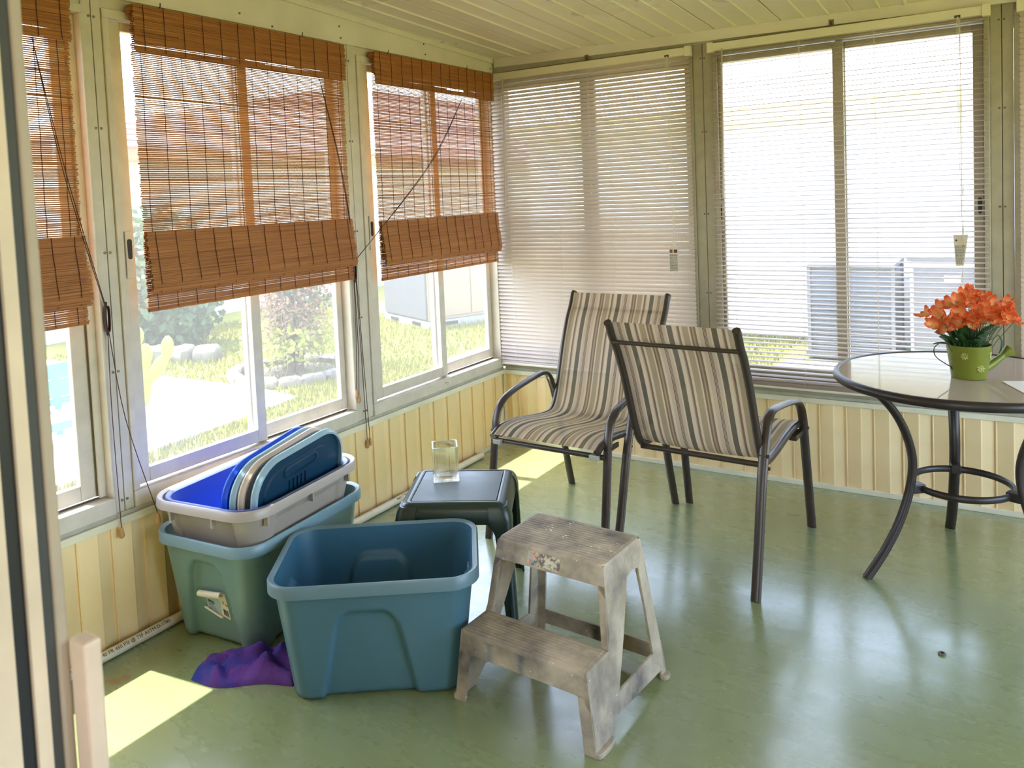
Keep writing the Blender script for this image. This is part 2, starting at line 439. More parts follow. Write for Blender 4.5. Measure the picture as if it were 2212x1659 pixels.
window('window_3', WL, -1.142, -0.030, (-1.055, -0.582, -0.545, -0.080), [(-1.085, 'a')])
window('window_4', WB, 0.044, 1.178, (0.075, 0.552, 0.621, 1.120), [(1.140, 'b')])
window('window_5', WB, 1.277, 2.424, (1.315, 1.818, 1.866, 2.362), [(1.296, 'a'), (2.385, 'b')])
window('window_6', WB, 2.507, 3.66, (2.555, 3.056, 3.10, 3.59), [(2.527, 'a')])

def post(name, tf, a, b, zs):
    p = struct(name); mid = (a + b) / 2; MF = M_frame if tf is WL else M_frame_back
    for (u, v) in ((a, mid - 0.0012), (mid + 0.0012, b)):
        q = MB(tf); q.box((u, -0.08, 0.4395), (v, 0.004, 2.128)); q.build('post_half', MF, p, bevel=0.002)
    q = MB(tf); q.box((mid - 0.0012, -0.08, 0.4395), (mid + 0.0012, 0.0, 2.128)); q.build('seam', M_track, p)
    for z in zs:
        for d in (-0.009, 0.009):
            q = MB(tf)
            lp = [[Vector((mid + d + r * math.cos(t * math.pi / 4), n, z + r * math.sin(t * math.pi / 4))) for t in range(8)] for r, n in ((0.0048, 0.004), (0.0042, 0.0065), (0.001, 0.0072))]
            q.loft(lp, False, True); q.build('rivet', M_rivet, p)
    return p
Z5 = (0.477, 0.905, 1.297, 1.70, 2.057)
post('trim_7', WL, -2.414, -2.349, Z5)
post('trim_8', WL, -1.254, -1.143, Z5)
post('trim_9', WB, 1.179, 1.276, Z5)
post('trim_10', WB, 2.425, 2.506, Z5)
m = MB(); m.box((-0.08, -0.029, 0.4395), (0.004, 0.08, 2.128)); m.box((0.004, -0.004, 0.4395), (0.043, 0.08, 2.128))
o = m.build('trim_11', M_frame); o['kind'] = 'structure'
m = MB(WB); m.box((3.661, -0.08, 0.4395), (4.6, 0.004, 2.128)); o = m.build('trim_12', M_frame); o['kind'] = 'structure'

# right wall (outside the frame) with one wide window that lights the room like its twins
wr = struct('wall_right')
m = MB(); m.box((4.58, -3.45, -0.1), (4.68, 0.0, 0.44)); m.box((4.58, -3.45, 2.08), (4.68, 0.0, 2.40)); m.box((4.58, -0.12, 0.44), (4.68, 0.0, 2.08)); m.box((4.58, -3.45, 0.44), (4.68, -3.37, 2.08))
m.box((4.58, -1.28, 0.44), (4.68, -1.20, 2.08)); m.box((4.58, -2.36, 0.44), (4.68, -2.28, 2.08))
m.build('wall_core', M_panel, wr)

# front wall, with the doorway the camera looks through, and the house behind it
wf = struct('wall_front')
m = MB(); m.box((-0.16, -3.56, -0.1), (1.40, -3.455, 2.42)); m.box((3.70, -3.56, -0.1), (4.7, -3.455, 2.42)); m.box((1.40, -3.56, 2.12), (3.70, -3.455, 2.42))
m.build('wall_core', M_panel, wf)
dr = struct('door_1')
m = MB(); m.box((1.40, -3.56, 0.0), (1.533, -3.4605, 2.12)); m.build('jamb_liner', simple('door_cream', (224, 206, 182), 0.5), dr)
m = MB(); m.box((1.40, -3.4600, 0.0), (1.528, -3.4435, 2.12)); m.build('weather_strip', M_black, dr)
m = MB(); m.box((1.40, -3.4430, 0.0), (1.534, -3.4275, 2.12)); m.build('sash_stile', simple('door_cream_b', (222, 204, 180), 0.5), dr)
m = MB(); m.box((1.40, -3.4270, 0.0), (1.529, -3.4140, 2.12)); m.build('gasket', simple('door_gasket', (70, 72, 72), 0.6), dr)
m = MB(); m.box((1.40, -3.4135, 0.0), (1.534, -3.4000, 2.12)); m.build('door_casing', simple('door_grey', (178, 164, 146), 0.5), dr, bevel=0.003)
m = MB(); m.box((1.5345, -3.402, 0.0), (1.568, -3.380, 0.925)); m.build('door_stop', simple('door_pinkish', (226, 204, 184), 0.5), dr, bevel=0.004)
hs = struct('wall_house')
m = MB(); m.box((0.2, -7.0, -0.15), (4.9, -6.9, 0.5)); m.box((0.2, -7.0, 2.2), (4.9, -6.9, 2.5)); m.box((0.2, -7.0, 0.5), (2.0, -6.9, 2.2)); m.box((3.2, -7.0, 0.5), (4.9, -6.9, 2.2)); m.box((0.1, -7.0, -0.15), (0.2, -3.56, 2.5)); m.box((4.8, -7.0, -0.15), (4.9, -3.56, 2.5)); m.box((0.1, -7.0, 2.44), (4.9, -3.56, 2.54)); m.box((0.1, -7.0, -0.15), (4.9, -3.57, -0.01))
m.build('wall_core', simple('house_paint', (200, 188, 168), 0.7), hs)

# ------------------------------------------------------------------ bamboo blinds
def bamboo_mat():
    t = NT('bamboo'); f = t.noise(1.0, 3, 0.6, stretch=(20, 3.0, 230)); g = t.noise(2.5, 3)
    c = t.ramp(f, [(0.28, (126, 74, 34)), (0.45, (164, 104, 52)), (0.6, (182, 120, 64)), (0.75, (200, 142, 84))])
    c = t.mix(t.math('MULTIPLY', t.ramp(g, [(0.4, (0, 0, 0, 1)), (0.7, (1, 1, 1, 1))]), 0.3), c, lin((150, 88, 42)))
    t.set(c, 0.5, 0, 0.35); t.translucent(c, 0.12); return t.m
M_bamboo = bamboo_mat()
def bamboo_blind(s0, s1, ztop, zval, zfold, zfold_b, zbot, label, hooks, seed):
    rnd = random.Random(seed)
    org = Vector((0.0, (s0 + s1) / 2, ztop)); root = empty('bamboo_blind', org)
    tag(root, label, 'blind', 'woven bamboo blinds on the window wall')
    tf = lambda p: WL(p) - org
    def sticks(mb, z0, z1, pitch, h, nf, gaps=()):
        z = z1
        while z > z0:
            a = s0 + rnd.uniform(0, 0.007); b = s1 - rnd.uniform(0, 0.007); n = nf(z); hh = h * rnd.uniform(0.85, 1.15)
            tilt = rnd.uniform(-0.0006, 0.0006)
            spans = [(a, b)]
            for (g0, g1, gz0, gz1) in gaps:
                if gz0 < z < gz1: spans = [(a, g0), (g1, b)]
            for (u, v) in spans:
                if v - u < 0.01: continue
                mb.hexa([(u, n - 0.001, z - hh - tilt), (v, n - 0.001, z - hh + tilt), (v, n + 0.001, z - hh + tilt), (u, n + 0.001, z - hh - tilt)],
                        [(u, n - 0.001, z - tilt), (v, n - 0.001, z + tilt), (v, n + 0.001, z + tilt), (u, n + 0.001, z - tilt)])
            z -= pitch * rnd.uniform(0.93, 1.07)
    L = s1 - s0
    q = MB(tf); sticks(q, zfold, ztop - 0.004, 0.0064, 0.0047, lambda z: 0.030)
    q.build('drop', M_bamboo, root, kind='stuff', recalc=False)
    q = MB(tf); sticks(q, zval, ztop, 0.0052, 0.0046, lambda z: 0.050, gaps=[(s0 + 0.03, s0 + 0.17 * L, ztop - 0.092, ztop - 0.084), (s0 + 0.55 * L, s0 + 0.7 * L, zval + 0.02, zval + 0.03)])
    sticks(q, zval + 0.035, ztop - 0.002, 0.0052, 0.0046, lambda z: 0.044)
    q.box((s0, 0.016, ztop - 0.03), (s1, 0.040, ztop - 0.002))
    q.build('valance', M_bamboo, root, kind='stuff', recalc=False)
    q = MB(tf)
    nf = lambda z: 0.046 + 0.020 * sstep(zfold, zfold_b, z) - 0.010 * sstep(zfold_b + 0.02, zfold_b, z)
    sticks(q, zfold_b, zfold, 0.0052, 0.0045, nf); sticks(q, zfold_b + 0.004, zfold - 0.004, 0.0052, 0.0045, lambda z: nf(z) - 0.008)
    q.build('lower_fold', M_bamboo, root, kind='stuff', recalc=False)
    q = MB(tf); sticks(q, zbot, zfold, 0.0064, 0.0048, lambda z: 0.028); sticks(q, zbot + 0.004, zfold - 0.003, 0.0064, 0.0048, lambda z: 0.034)
    q.box((s0 + 0.004, 0.026, zbot - 0.004), (s1 - 0.004, 0.036, zbot + 0.006))
    q.build('hem', M_bamboo, root, kind='stuff', recalc=False)
    for k in range(13 if L > 0.5 else 2):
        s = s0 + 0.035 + (L - 0.075) * k / 12 if L > 0.5 else s0 + 0.035 + k * 0.075
        q = MB(tf)
        pth = []
        def seg(z0, z1, nfun, ds):
            N = max(2, int((z0 - z1) / 0.03)); P = [Vector((s + ds + rnd.uniform(-0.0012, 0.0012), nfun(z0 + (z1 - z0) * i / N), z0 + (z1 - z0) * i / N)) for i in range(N + 1)]
            q.tube(P, 0.0012, n=5)
        seg(ztop, zval, lambda z: 0.0525, 0.006); seg(zval + 0.05, zfold - 0.01, lambda z: 0.0322, 0)
        seg(zfold, zfold_b, lambda z: nf(z) + 0.0025, 0.002); seg(zfold_b + 0.03, zbot, lambda z: 0.0365, 0.002)
        q.build('warp_thread', M_thread, root)
    for hs in hooks:
        q = MB(tf); z = ztop + 0.006
        q.tube([(hs, 0.012, z), (hs, 0.028, z), (hs, 0.034, z + 0.001), (hs, 0.0375, z + 0.006), (hs, 0.038, z + 0.016)], 0.0017, n=6)
        q.tube([(hs - 0.004, 0.034, z + 0.002), (hs - 0.005, 0.036, z - 0.006), (hs + 0.005, 0.038, z - 0.008), (hs + 0.006, 0.035, z + 0.002)], 0.0009, n=5)
        q.build('hook', M_darkmetal, root)
    return root, tf
def pull_cord(root, tf, pts, toggle=True, r=0.0016):
    q = MB(tf); q.tube(catmull(pts, 5), r, n=6); c = q.build('pull_cord', M_pull, root)
    if toggle:
        e = Vector(pts[-1]); q = MB(tf)
        q.loft([[e + Vector((rr * math.cos(a * math.pi / 5), rr * math.sin(a * math.pi / 5), -z)) for a in range(10)] for rr, z in ((0.003, -0.002), (0.0055, 0.001), (0.0062, 0.008), (0.0085, 0.022), (0.0085, 0.029), (0.005, 0.034))])
        q.build('toggle', M_toggle, c, smooth=50)
B1, t1 = bamboo_blind(-2.268, -1.256, 2.112, 1.960, 1.355, 1.150, 1.090, 'wide woven bamboo roman blind over the window behind the stacked totes', (-2.150, -1.492), 1)
B2, t2 = bamboo_blind(-1.070, -0.058, 2.112, 1.966, 1.335, 1.122, 1.062, 'woven bamboo roman blind nearest the corner, beside the closed white mini blind', (-0.949, -0.298), 2)
B0, t0 = bamboo_blind(-3.40, -2.474, 2.105, 1.960, 1.358, 1.143, 1.083, 'woven bamboo roman blind cut off by the cream door frame', (-3.20, -2.60), 3)
CB = (-1.238, 0.016); CA = (-2.437 + 0.05, 0.016)
CA = (-2.388, 0.018); CBs = -1.200
# cords: blind over the totes and corner blind both go to the cleat on the post between them
pull_cord(B1, t1, [(-1.408, 0.036, 1.955), (-1.33, 0.06, 1.58), (-1.235, 0.030, 1.175)], False)
pull_cord(B1, t1, [(-1.408, 0.036, 1.955), (-1.338, 0.062, 1.58), (-1.238, 0.032, 1.172)], False)
pull_cord(B1, t1, [(-1.243, 0.018, 1.09), (-1.246, 0.018, 0.85), (-1.262, 0.018, 0.588)])
pull_cord(B1, t1, [(-1.240, 0.018, 1.09), (-1.237, 0.018, 0.80), (-1.248, 0.018, 0.562)])
pull_cord(B2, t2, [(-0.352, 0.038, 1.962), (-0.70, 0.066, 1.60), (-1.232, 0.030, 1.175)], False)
pull_cord(B2, t2, [(-0.352, 0.038, 1.962), (-0.712, 0.068, 1.60), (-1.236, 0.032, 1.172)], False)
pull_cord(B2, t2, [(-1.232, 0.020, 1.09), (-1.222, 0.020, 0.75), (-1.214, 0.022, 0.345)])
pull_cord(B2, t2, [(-1.230, 0.022, 1.09), (-1.214, 0.022, 0.75), (-1.198, 0.024, 0.352)])
pull_cord(B0, t0, [(-2.59, 0.036, 1.955), (-2.53, 0.060, 1.55), (-2.412, 0.024, 1.125)], False)
pull_cord(B0, t0, [(-2.59, 0.036, 1.955), (-2.538, 0.062, 1.55), (-2.415, 0.026, 1.122)], False)
pull_cord(B0, t0, [(-2.408, 0.020, 1.05), (-2.415, 0.022, 0.80), (-2.413, 0.026, 0.396)])
pull_cord(B0, t0, [(-2.406, 0.020, 1.05), (-2.375, 0.030, 0.75), (-2.318, 0.085, 0.420)])
def cleat(s, z, label):
    org = Vector((0.004, s, z)); root = empty('cord_cleat', org); tag(root, label, 'cleat', 'cord cleats on the posts')
    tf = lambda p: WL(p) - org
    q = MB(tf); q.box((s - 0.006, 0.0045, z - 0.022), (s + 0.006, 0.012, z + 0.022)); q.build('base', M_darkmetal, root, bevel=0.002)
    q = MB(tf); q.tube(catmull([(s, 0.021, z - 0.055), (s, 0.015, z - 0.03), (s, 0.012, z), (s, 0.015, z + 0.03), (s, 0.021, z + 0.055)], 4), [0.003] + [0.0042] * 15 + [0.003], n=8); q.build('horns', M_darkmetal, root, smooth=50)
    q = MB(tf)
    for k in range(5):
        d = 0.0025 * k
        q.tube(catmull([(s - 0.009 + d * .3, 0.014 + d, z), (s - 0.006, 0.016 + d, z + 0.036), (s, 0.018 + d, z + 0.042), (s + 0.007, 0.016 + d, z + 0.034), (s + 0.009, 0.015 + d, z), (s + 0.006, 0.016 + d, z - 0.036), (s, 0.018 + d, z - 0.042), (s - 0.006, 0.016 + d, z - 0.036), (s - 0.009 + d * .3, 0.014 + d, z)], 4), 0.0016, n=6)
    q.build('wound_cord', M_pull, root)
cleat(-1.238, 1.125, 'dark cord cleat wound with brown cord on the post between the two bamboo blinds')
cleat(-2.409, 1.085, 'dark cord cleat wound with brown cord on the post nearest the door frame')

# ------------------------------------------------------------------ mini blinds
def mini_blind(s0, s1, tilt_deg, label, wand_s, lift_s, tagkind, zt=2.066, zb=0.474, seed=0):
    rnd = random.Random(seed); org = Vector(((s0 + s1) / 2, -0.03, 2.07)); root = empty('mini_blind', org)
    tag(root, label, 'blind', 'white mini blinds on the back wall')
    tf = lambda p: WB(p) - org
    q = MB(tf); q.box((s0, 0.014, 2.078), (s1, 0.046, 2.116)); q.build('head_rail', M_rail, root, bevel=0.002)
    for e in (s0 - 0.004, s1 - 0.026):
        q = MB(tf); q.box((e, 0.0125, 2.072), (e + 0.030, 0.050, 2.121)); q.build('end_bracket', M_rail, root, bevel=0.002)
    pitch = 0.02175; th = math.radians(tilt_deg); W = 0.0255; nc = 0.031; proto = None
    z = zt; k = 0
    while z > zb + 0.012:
        low = z < zb + 0.03
        t = th + math.radians(rnd.uniform(-2.0, 2.0))
        def mk(t):
            q = MB(); L = (s1 - s0) / 2 - 0.006; A = []
            for u in (-0.5, -0.25, 0.0, 0.25, 0.5):
                cr = 0.0022 * (1 - 4 * u * u)
                n = u * W * math.cos(t) + cr * math.sin(t); zz = -u * W * math.sin(t) + cr * math.cos(t)
                A.append((n, zz))
            vs = []
            for (sx, inset) in ((-L, 0.003), (L, 0.003)):
                for i, (n, zz) in enumerate(A):
                    ins = inset if i in (0, 4) else 0
                    vs.append((sx + (ins if sx < 0 else -ins), -n, zz))
            q.add(vs, [(i, i + 1, i + 6, i + 5) for i in range(4)])
            return q
        if k % 6 == 0 or proto is None:
            o = mk(t).build('slat', M_slat, root, smooth=60, recalc=False); proto = o.data
        else:
            o = bpy.data.objects.new('slat', proto); COL.objects.link(o); o.parent = root
        o.location = Vector((0, -(nc - 0.03), z - 2.07)); o.rotation_euler = (0, rnd.uniform(-0.0006, 0.0006), 0)
        z -= pitch * rnd.uniform(0.985, 1.015); k += 1
    for i in range(3):
        o = bpy.data.objects.new('slat', proto); COL.objects.link(o); o.parent = root; o.location = Vector((0, -0.001, zb + 0.004 + 0.005 * i - 2.07))
    q = MB(tf); q.box((s0 + 0.005, nc - 0.011, zb - 0.013), (s1 - 0.005, nc + 0.011, zb - 0.001)); q.build('bottom_rail', M_rail, root, bevel=0.003)
    L = s1 - s0
    for f in (0.09, 0.36, 0.63, 0.91):
        s = s0 + L * f; q = MB(tf)
        for n in (nc - 0.0125, nc + 0.0125): q.tube([(s, n, 2.078), (s + 0.001, n, 1.3), (s, n, zb - 0.004)], 0.0008, n=5)
        q.build('ladder_cord', M_cord, root)
    if wand_s:
        q = MB(tf); q.tube([(wand_s, 0.050, 2.085), (wand_s, 0.052, 2.06), (wand_s - 0.004, 0.054, 1.72), (wand_s - 0.010, 0.056, 1.372)], 0.0038, n=6); q.build('tilt_wand', M_wand, root)
    if lift_s:
        zc = 1.165
        q = MB(tf); q.box((lift_s - 0.011, 0.0455, 2.079), (lift_s + 0.011, 0.0475, 2.090)); q.build('cord_slot', M_track, root)
        q = MB(tf)
        for d in (-0.003, 0.002, 0.006): q.tube([(lift_s + d * .5, 0.0475, 2.083), (lift_s + d, 0.053, 2.04), (lift_s + d * 1.4 + 0.005, 0.056, 1.6), (lift_s + 0.012 + d, 0.058, 1.26), (lift_s + 0.014, 0.058, zc)], 0.0010, n=5)
        c = q.build('lift_cord', M_cord, root)
        s = lift_s + 0.014
        q = MB(tf); q.loft([[Vector((s + r * math.cos(a * math.pi / 4), 0.058 + r * math.sin(a * math.pi / 4), z)) for a in range(8)] for r, z in ((0.003, zc + 0.004), (0.0045, zc), (0.0085, zc - 0.028), (0.006, zc - 0.03))]); q.build('tassel', M_toggle if tagkind == 'b' else M_cord, c, smooth=50)
        if tagkind == 'a':
            tg = MB(tf); pts = [(s - 0.024, 0.066, zc - 0.030), (s - 0.004, 0.072, zc - 0.022), (s + 0.022, 0.064, zc - 0.026)]
            vs = [(p[0], p[1], p[2] - (0.125 if k2 else 0)) for k2 in (0, 1) for p in pts]
            tg.add(vs, [(0, 1, 4, 3), (1, 2, 5, 4)])
            tg.add([(v[0], v[1] - 0.0006, v[2]) for v in vs], [(0, 1, 4, 3), (1, 2, 5, 4)])
            g = tg.build('warning_tag', M_paper, c, recalc=False)
            pr = MB(tf)
            def strip(u0, u1, z0, z1, mi):
                P = []
                for u in (u0, min(max(0.43, u0), u1), u1):
                    P.append((s - 0.024 + 0.046 * u, (0.066 + 0.006 * u / 0.43 if u < 0.43 else 0.072 - 0.008 * (u - 0.43) / 0.57) + 0.0007, 0))
                a, b, d = P
                for (p, r) in ((a, b), (b, d)):
                    if abs(p[0] - r[0]) > 1e-5: pr.add([(p[0], p[1], zc - 0.03 - z0), (r[0], r[1], zc - 0.03 - z0), (r[0], r[1], zc - 0.03 - z1), (p[0], p[1], zc - 0.03 - z1)], [(0, 1, 2, 3)], mi)
            strip(0.08, 0.42, 0.010, 0.026, 0); strip(0.56, 0.92, 0.010, 0.026, 0)
            strip(0.14, 0.2, 0.014, 0.022, 2); strip(0.3, 0.36, 0.014, 0.022, 2); strip(0.62, 0.68, 0.014, 0.022, 1); strip(0.74, 0.8, 0.014, 0.022, 1); strip(0.85, 0.89, 0.014, 0.022, 1)
            for i in range(16):
                z0 = 0.034 + i * 0.0054; u = 0.08
                while u < 0.9:
                    w = rnd.uniform(0.06, 0.2); strip(u, min(0.92, u + w), z0, z0 + 0.0026, 1); u += w + 0.035
            pr.build('print', [M_redprint, M_print, M_yellowprint], g, recalc=False)
        else:
            tg = MB(tf); zc2 = zc + 0.02
            tg.add([(s - 0.036, 0.064, zc2), (s + 0.018, 0.066, zc2 + 0.001), (s + 0.002, 0.064, zc2 - 0.128), (s - 0.028, 0.063, zc2 - 0.130)] + [(s - 0.036, 0.0632, zc2), (s + 0.018, 0.0652, zc2 + 0.001), (s + 0.002, 0.0632, zc2 - 0.128), (s - 0.028, 0.0622, zc2 - 0.130)], [(0, 1, 2, 3), (7, 6, 5, 4), (0, 1, 5, 4), (1, 2, 6, 5), (2, 3, 7, 6), (3, 0, 4, 7)])
            g = tg.build('warning_tag', M_paper, c)
            fold = MB(tf); fold.add([(s - 0.012, 0.067, zc2 - 0.004), (s - 0.002, 0.075, zc2 - 0.006), (s + 0.004, 0.068, zc2 - 0.04), (s - 0.006, 0.068, zc2 - 0.038)], [(0, 1, 2, 3)]); fold.build('folded_flap', M_paper, g)
            pr = MB(tf)
            pr.add([(s - 0.030, 0.0655, zc2 - 0.026), (s - 0.020, 0.0658, zc2 - 0.026), (s - 0.025, 0.0655, zc2 - 0.016)], [(0, 1, 2)], 1)
            for i in range(17):
                z0 = 0.044 + i * 0.0047; a = s - 0.036 + 0.008 * z0 / 0.13 + 0.004; b = s + 0.018 - 0.016 * z0 / 0.13 - 0.004; u = a
                while u < b - 0.003:
                    w = rnd.uniform(0.003, 0.009); e = min(b, u + w)
                    pr.add([(u, 0.0662, zc2 - z0), (e, 0.0662, zc2 - z0), (e, 0.0662, zc2 - z0 - 0.002), (u, 0.0662, zc2 - z0 - 0.002)], [(0, 1, 2, 3)], 1); u = e + 0.0016
            pr.build('print', [M_redprint, M_print], g, recalc=False)
    return root
M_paper = simple('tag_paper', (220, 212, 196), 0.7, trans=0.15)
M_redprint = simple('red_brown_print', (110, 44, 30), 0.6); M_yellowprint = simple('yellow_print', (196, 150, 40), 0.6)
mini_blind(0.006, 1.178, 52, 'white mini blind in the corner window with its slats nearly closed', 0.104, 1.062, 'a', seed=11)
mini_blind(1.268, 2.424, 11, 'white mini blind with open slats behind the round table', 1.338, 2.312, 'b', seed=12)
mini_blind(2.520, 3.66, 62, 'white mini blind with closed slats behind the orange flowers, mostly out of view', 0, 0, '', seed=13)
t5 = bpy.data.objects['trim_5']; t5w = bpy.data.objects['window_3']
for (s, z) in ((0.612, 2.132), (1.822, 2.132)):
    q = MB(WB); q.box((s - 0.011, 0.0175, z - 0.016), (s + 0.011, 0.019, z + 0.020)); q.box((s - 0.011, 0.019, z - 0.016), (s + 0.011, 0.047, z - 0.0145)); k_ = q.build('blind_clip', M_rivet, t5)
    q = MB(WB); q.box((s - 0.004, 0.0192, z - 0.004), (s + 0.004, 0.0198, z + 0.010)); q.build('slot', M_track, k_)
q = MB(WL); q.box((-0.60, 0.0132, 0.458), (-0.545, 0.0138, 0.476)); k_ = q.build('maker_sticker', M_paper, t5w, bevel=0.0)
q = MB(WL); q.box((-0.59, 0.0139, 0.468), (-0.583, 0.0142, 0.474)); q.box((-0.58, 0.0139, 0.4685), (-0.562, 0.0142, 0.4705)); q.box((-0.592, 0.0139, 0.4615), (-0.552, 0.0142, 0.4625)); q.build('print', M_print, k_)

# ------------------------------------------------------------------ pipe on the floor along the left wall
pp = empty('pvc_pipe', (0.045, -2.0, 0.0)); tag(pp, 'white printed plastic pipe lying on the floor along the window wall', 'pipe')
m = MB(); r = 0.0165
n = 20
lo = [[Vector((rr * math.cos(2 * math.pi * i / n), y, r + 0.0005 + rr * math.sin(2 * math.pi * i / n))) for i in range(n)] for rr, y in ((r * 0.8, 1.66), (r * 0.8, 1.669), (r, 1.669), (r, -1.42), (r * 0.8, -1.42))]
m.loft(lo, True, True); m.build('tube', M_pvc, pp, smooth=40)
def text_obj(body, size, mat, parent, loc, rot, name='lettering', ext=0.0003):
    cu = bpy.data.curves.new(name, 'FONT'); cu.body = body; cu.size = size; cu.extrude = ext; cu.materials.append(mat); cu.resolution_u = 2
    tmp = bpy.data.objects.new(name, cu); me = bpy.data.meshes.new_from_object(tmp); bpy.data.objects.remove(tmp); bpy.data.curves.remove(cu)
    o = bpy.data.objects.new(name, me); COL.objects.link(o); o.parent = parent; o.location = loc; o.rotation_euler = rot
    return o
ang = math.radians(48)
TXT = '4060 1" PVC-1120 SCH 40 PR 450 PSI @ 73F ASTM D-1785'
for y in (-0.69, 0.12, 0.93):
    nx, nz = math.cos(ang), math.sin(ang)
    X = Vector((0, 1, 0)); Z = Vector((nx, 0, nz)); Y = Z.cross(X)
    mt = Matrix((X, Y, Z)).transposed().to_euler()
    text_obj(TXT, 0.0165, M_print, pp, Vector((r * 1.01 * nx, y, r + 0.0005 + r * 1.01 * nz)) - Y * 0.006, mt)

# ------------------------------------------------------------------ totes
def perim(hx, hy, r, N):
    """N points by arc length round a rounded rectangle: (x, y, nx, ny)"""
    segs = []; ex, ey = hx - r, hy - r
    pts = []
    Ls = [2 * ey, math.pi * r / 2, 2 * ex, math.pi * r / 2, 2 * ey, math.pi * r / 2, 2 * ex, math.pi * r / 2]
    tot = sum(Ls)
    for k in range(N):
        d = tot * k / N; i = 0
        while d > Ls[i]: d -= Ls[i]; i += 1
        if i == 0: pts.append((hx, -ey + d, 1, 0))
        elif i == 2: pts.append((ex - d, hy, 0, 1))
        elif i == 4: pts.append((-hx, ey - d, -1, 0))
        elif i == 6: pts.append((-ex + d, -hy, 0, -1))
        else:
            a = {1: 0, 3: 90, 5: 180, 7: 270}[i] + 90 * d / Ls[i]; a = math.radians(a)
            cx = ex if i in (1, 7) else -ex; cyy = ey if i in (1, 3) else -ey
            pts.append((cx + r * math.cos(a), cyy + r * math.sin(a), math.cos(a), math.sin(a)))
    return pts
def tote_mesh(hx, hy, H, bx, by, r0, r1, rec, N=340, rows=46, z0=0.0, rimw=0.015, rimh=0.030, th=0.0035):
    def wall(z):
        f = z / H
        return bx + (hx - rimw - bx) * f, by + (hy - rimw - by) * f, r0 + (r1 - r0) * f
    def loop(z, off, disp=True, zz=None):
        a, b, r = wall(z); out = []
        for (x, y, nx, ny) in perim(a, b, r, N):
            d = 0.0
            if disp:
                if abs(ny) > 0.98: d = rec('long', x, z, ny)
                elif abs(nx) > 0.98: d = rec('short', y, z, nx)
            out.append(Vector((x + nx * (off - d), y + ny * (off - d), (z if zz is None else zz) + z0)))
        return out
    L = [loop(0, -0.022, zz=0.0), loop(0.006, -0.010, zz=0.003), loop(0.014, -0.002, zz=0.012)]
    zr = H - rimh
    for k in range(1, rows + 1): L.append(loop(0.014 + (zr - 0.014) * k / rows, 0))
    rim0 = len(L)
    L += [loop(zr, rimw * 0.75, False, zr + 0.002), loop(zr, rimw * 0.8, False, zr - 0.006), loop(H, rimw, False, zr - 0.006), loop(H, rimw, False, H - 0.006), loop(H, rimw * 0.72, False, H), loop(H, 0.004, False, H - 0.001), loop(H, -th, False, H - 0.006)]
    rim1 = len(L)
    L.append(loop(zr, -th))
    for k in range(rows - 1, 0, -1): L.append(loop(0.014 + (zr - 0.014) * k / rows, -th))
    L += [loop(0.010, -0.012, zz=0.009), loop(0.006, -0.03, zz=0.0065)]
    return L, rim0, rim1
def arch(u, z, wt, wb, zt, depth, soft=0.012):
    w = wt + (wb - wt) * max(0, 1 - z / zt)
    # rounded shoulders
    k = sstep(zt + 0.004, zt - 0.02, z)
    if z > zt - 0.06: w -= 0.035 * ((z - (zt - 0.06)) / 0.06) ** 2
    return depth * k * sstep(w + soft * .5, w - soft * .5, abs(u))
def make_tote(loc, rz, dims, mats, label, rec, group=None, z0=0.0, ribs=None, rimw=0.015, rimh=0.030):
    root = empty('storage_tote', loc, rz); tag(root, label, 'storage bin', group)
    L, a, b = tote_mesh(*dims, rec, z0=z0, rimw=rimw, rimh=rimh)
    q = MB(); q.loft(L[:a + 1], True, False); q.build('shell', mats[0], root, smooth=50)
    q = MB(); q.loft(L[a:b], False, False); q.build('rim', mats[1], root, smooth=45)
    q = MB(); q.loft(L[b - 1:], False, True); q.build('liner_wall', mats[2], root, smooth=50)
    return root
M_teal = simple('teal_plastic', (74, 112, 128), 0.38, var=0.04, scale=4, bump=0.03, bscale=400)
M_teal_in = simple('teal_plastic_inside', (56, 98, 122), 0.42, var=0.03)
M_teal_rim = simple('grey_teal_rim', (100, 128, 140), 0.36, var=0.03)
M_sage = simple('sage_plastic', (112, 142, 140), 0.36, var=0.04, scale=4)
M_sage_rim = simple('sage_rim', (116, 146, 158), 0.36, var=0.03)
M_grey = simple('taupe_plastic', (160, 150, 140), 0.42, var=0.03)
M_grey_rim = simple('taupe_rim', (172, 162, 154), 0.36, var=0.03)
M_blue = simple('cobalt_plastic', (86, 102, 158), 0.35, var=0.03)

def rec_front(kind, u, z, s):
    if kind == 'long': return arch(u + 0.02, z, 0.080, 0.135, 0.272, 0.017, 0.013)
    return arch(u, z, 0.060, 0.105, 0.275, 0.014, 0.013)
def rec_back(kind, u, z, s):
    if kind == 'long': return arch(u, z, 0.098, 0.165, 0.285, 0.015)
    return arch(u, z, 0.066, 0.112, 0.295, 0.020, 0.013)
def rec_grey(kind, u, z, s):
    zl = 0.455
    if kind == 'short': return 0.012 * sstep(0.128, 0.121, abs(u)) * sstep(0.412, 0.404, z)
    return 0.008 * sstep(0.17, 0.16, abs(u)) * sstep(0.40, 0.394, z)
TF = (0.845, -2.09, 0.0); TFr = 0.605
T1 = make_tote(TF, TFr, (0.306, 0.216, 0.360, 0.245, 0.170, 0.055, 0.075), (M_teal, M_teal_rim, M_teal_in), 'empty open teal storage tote in front, beside the step stool', rec_front)
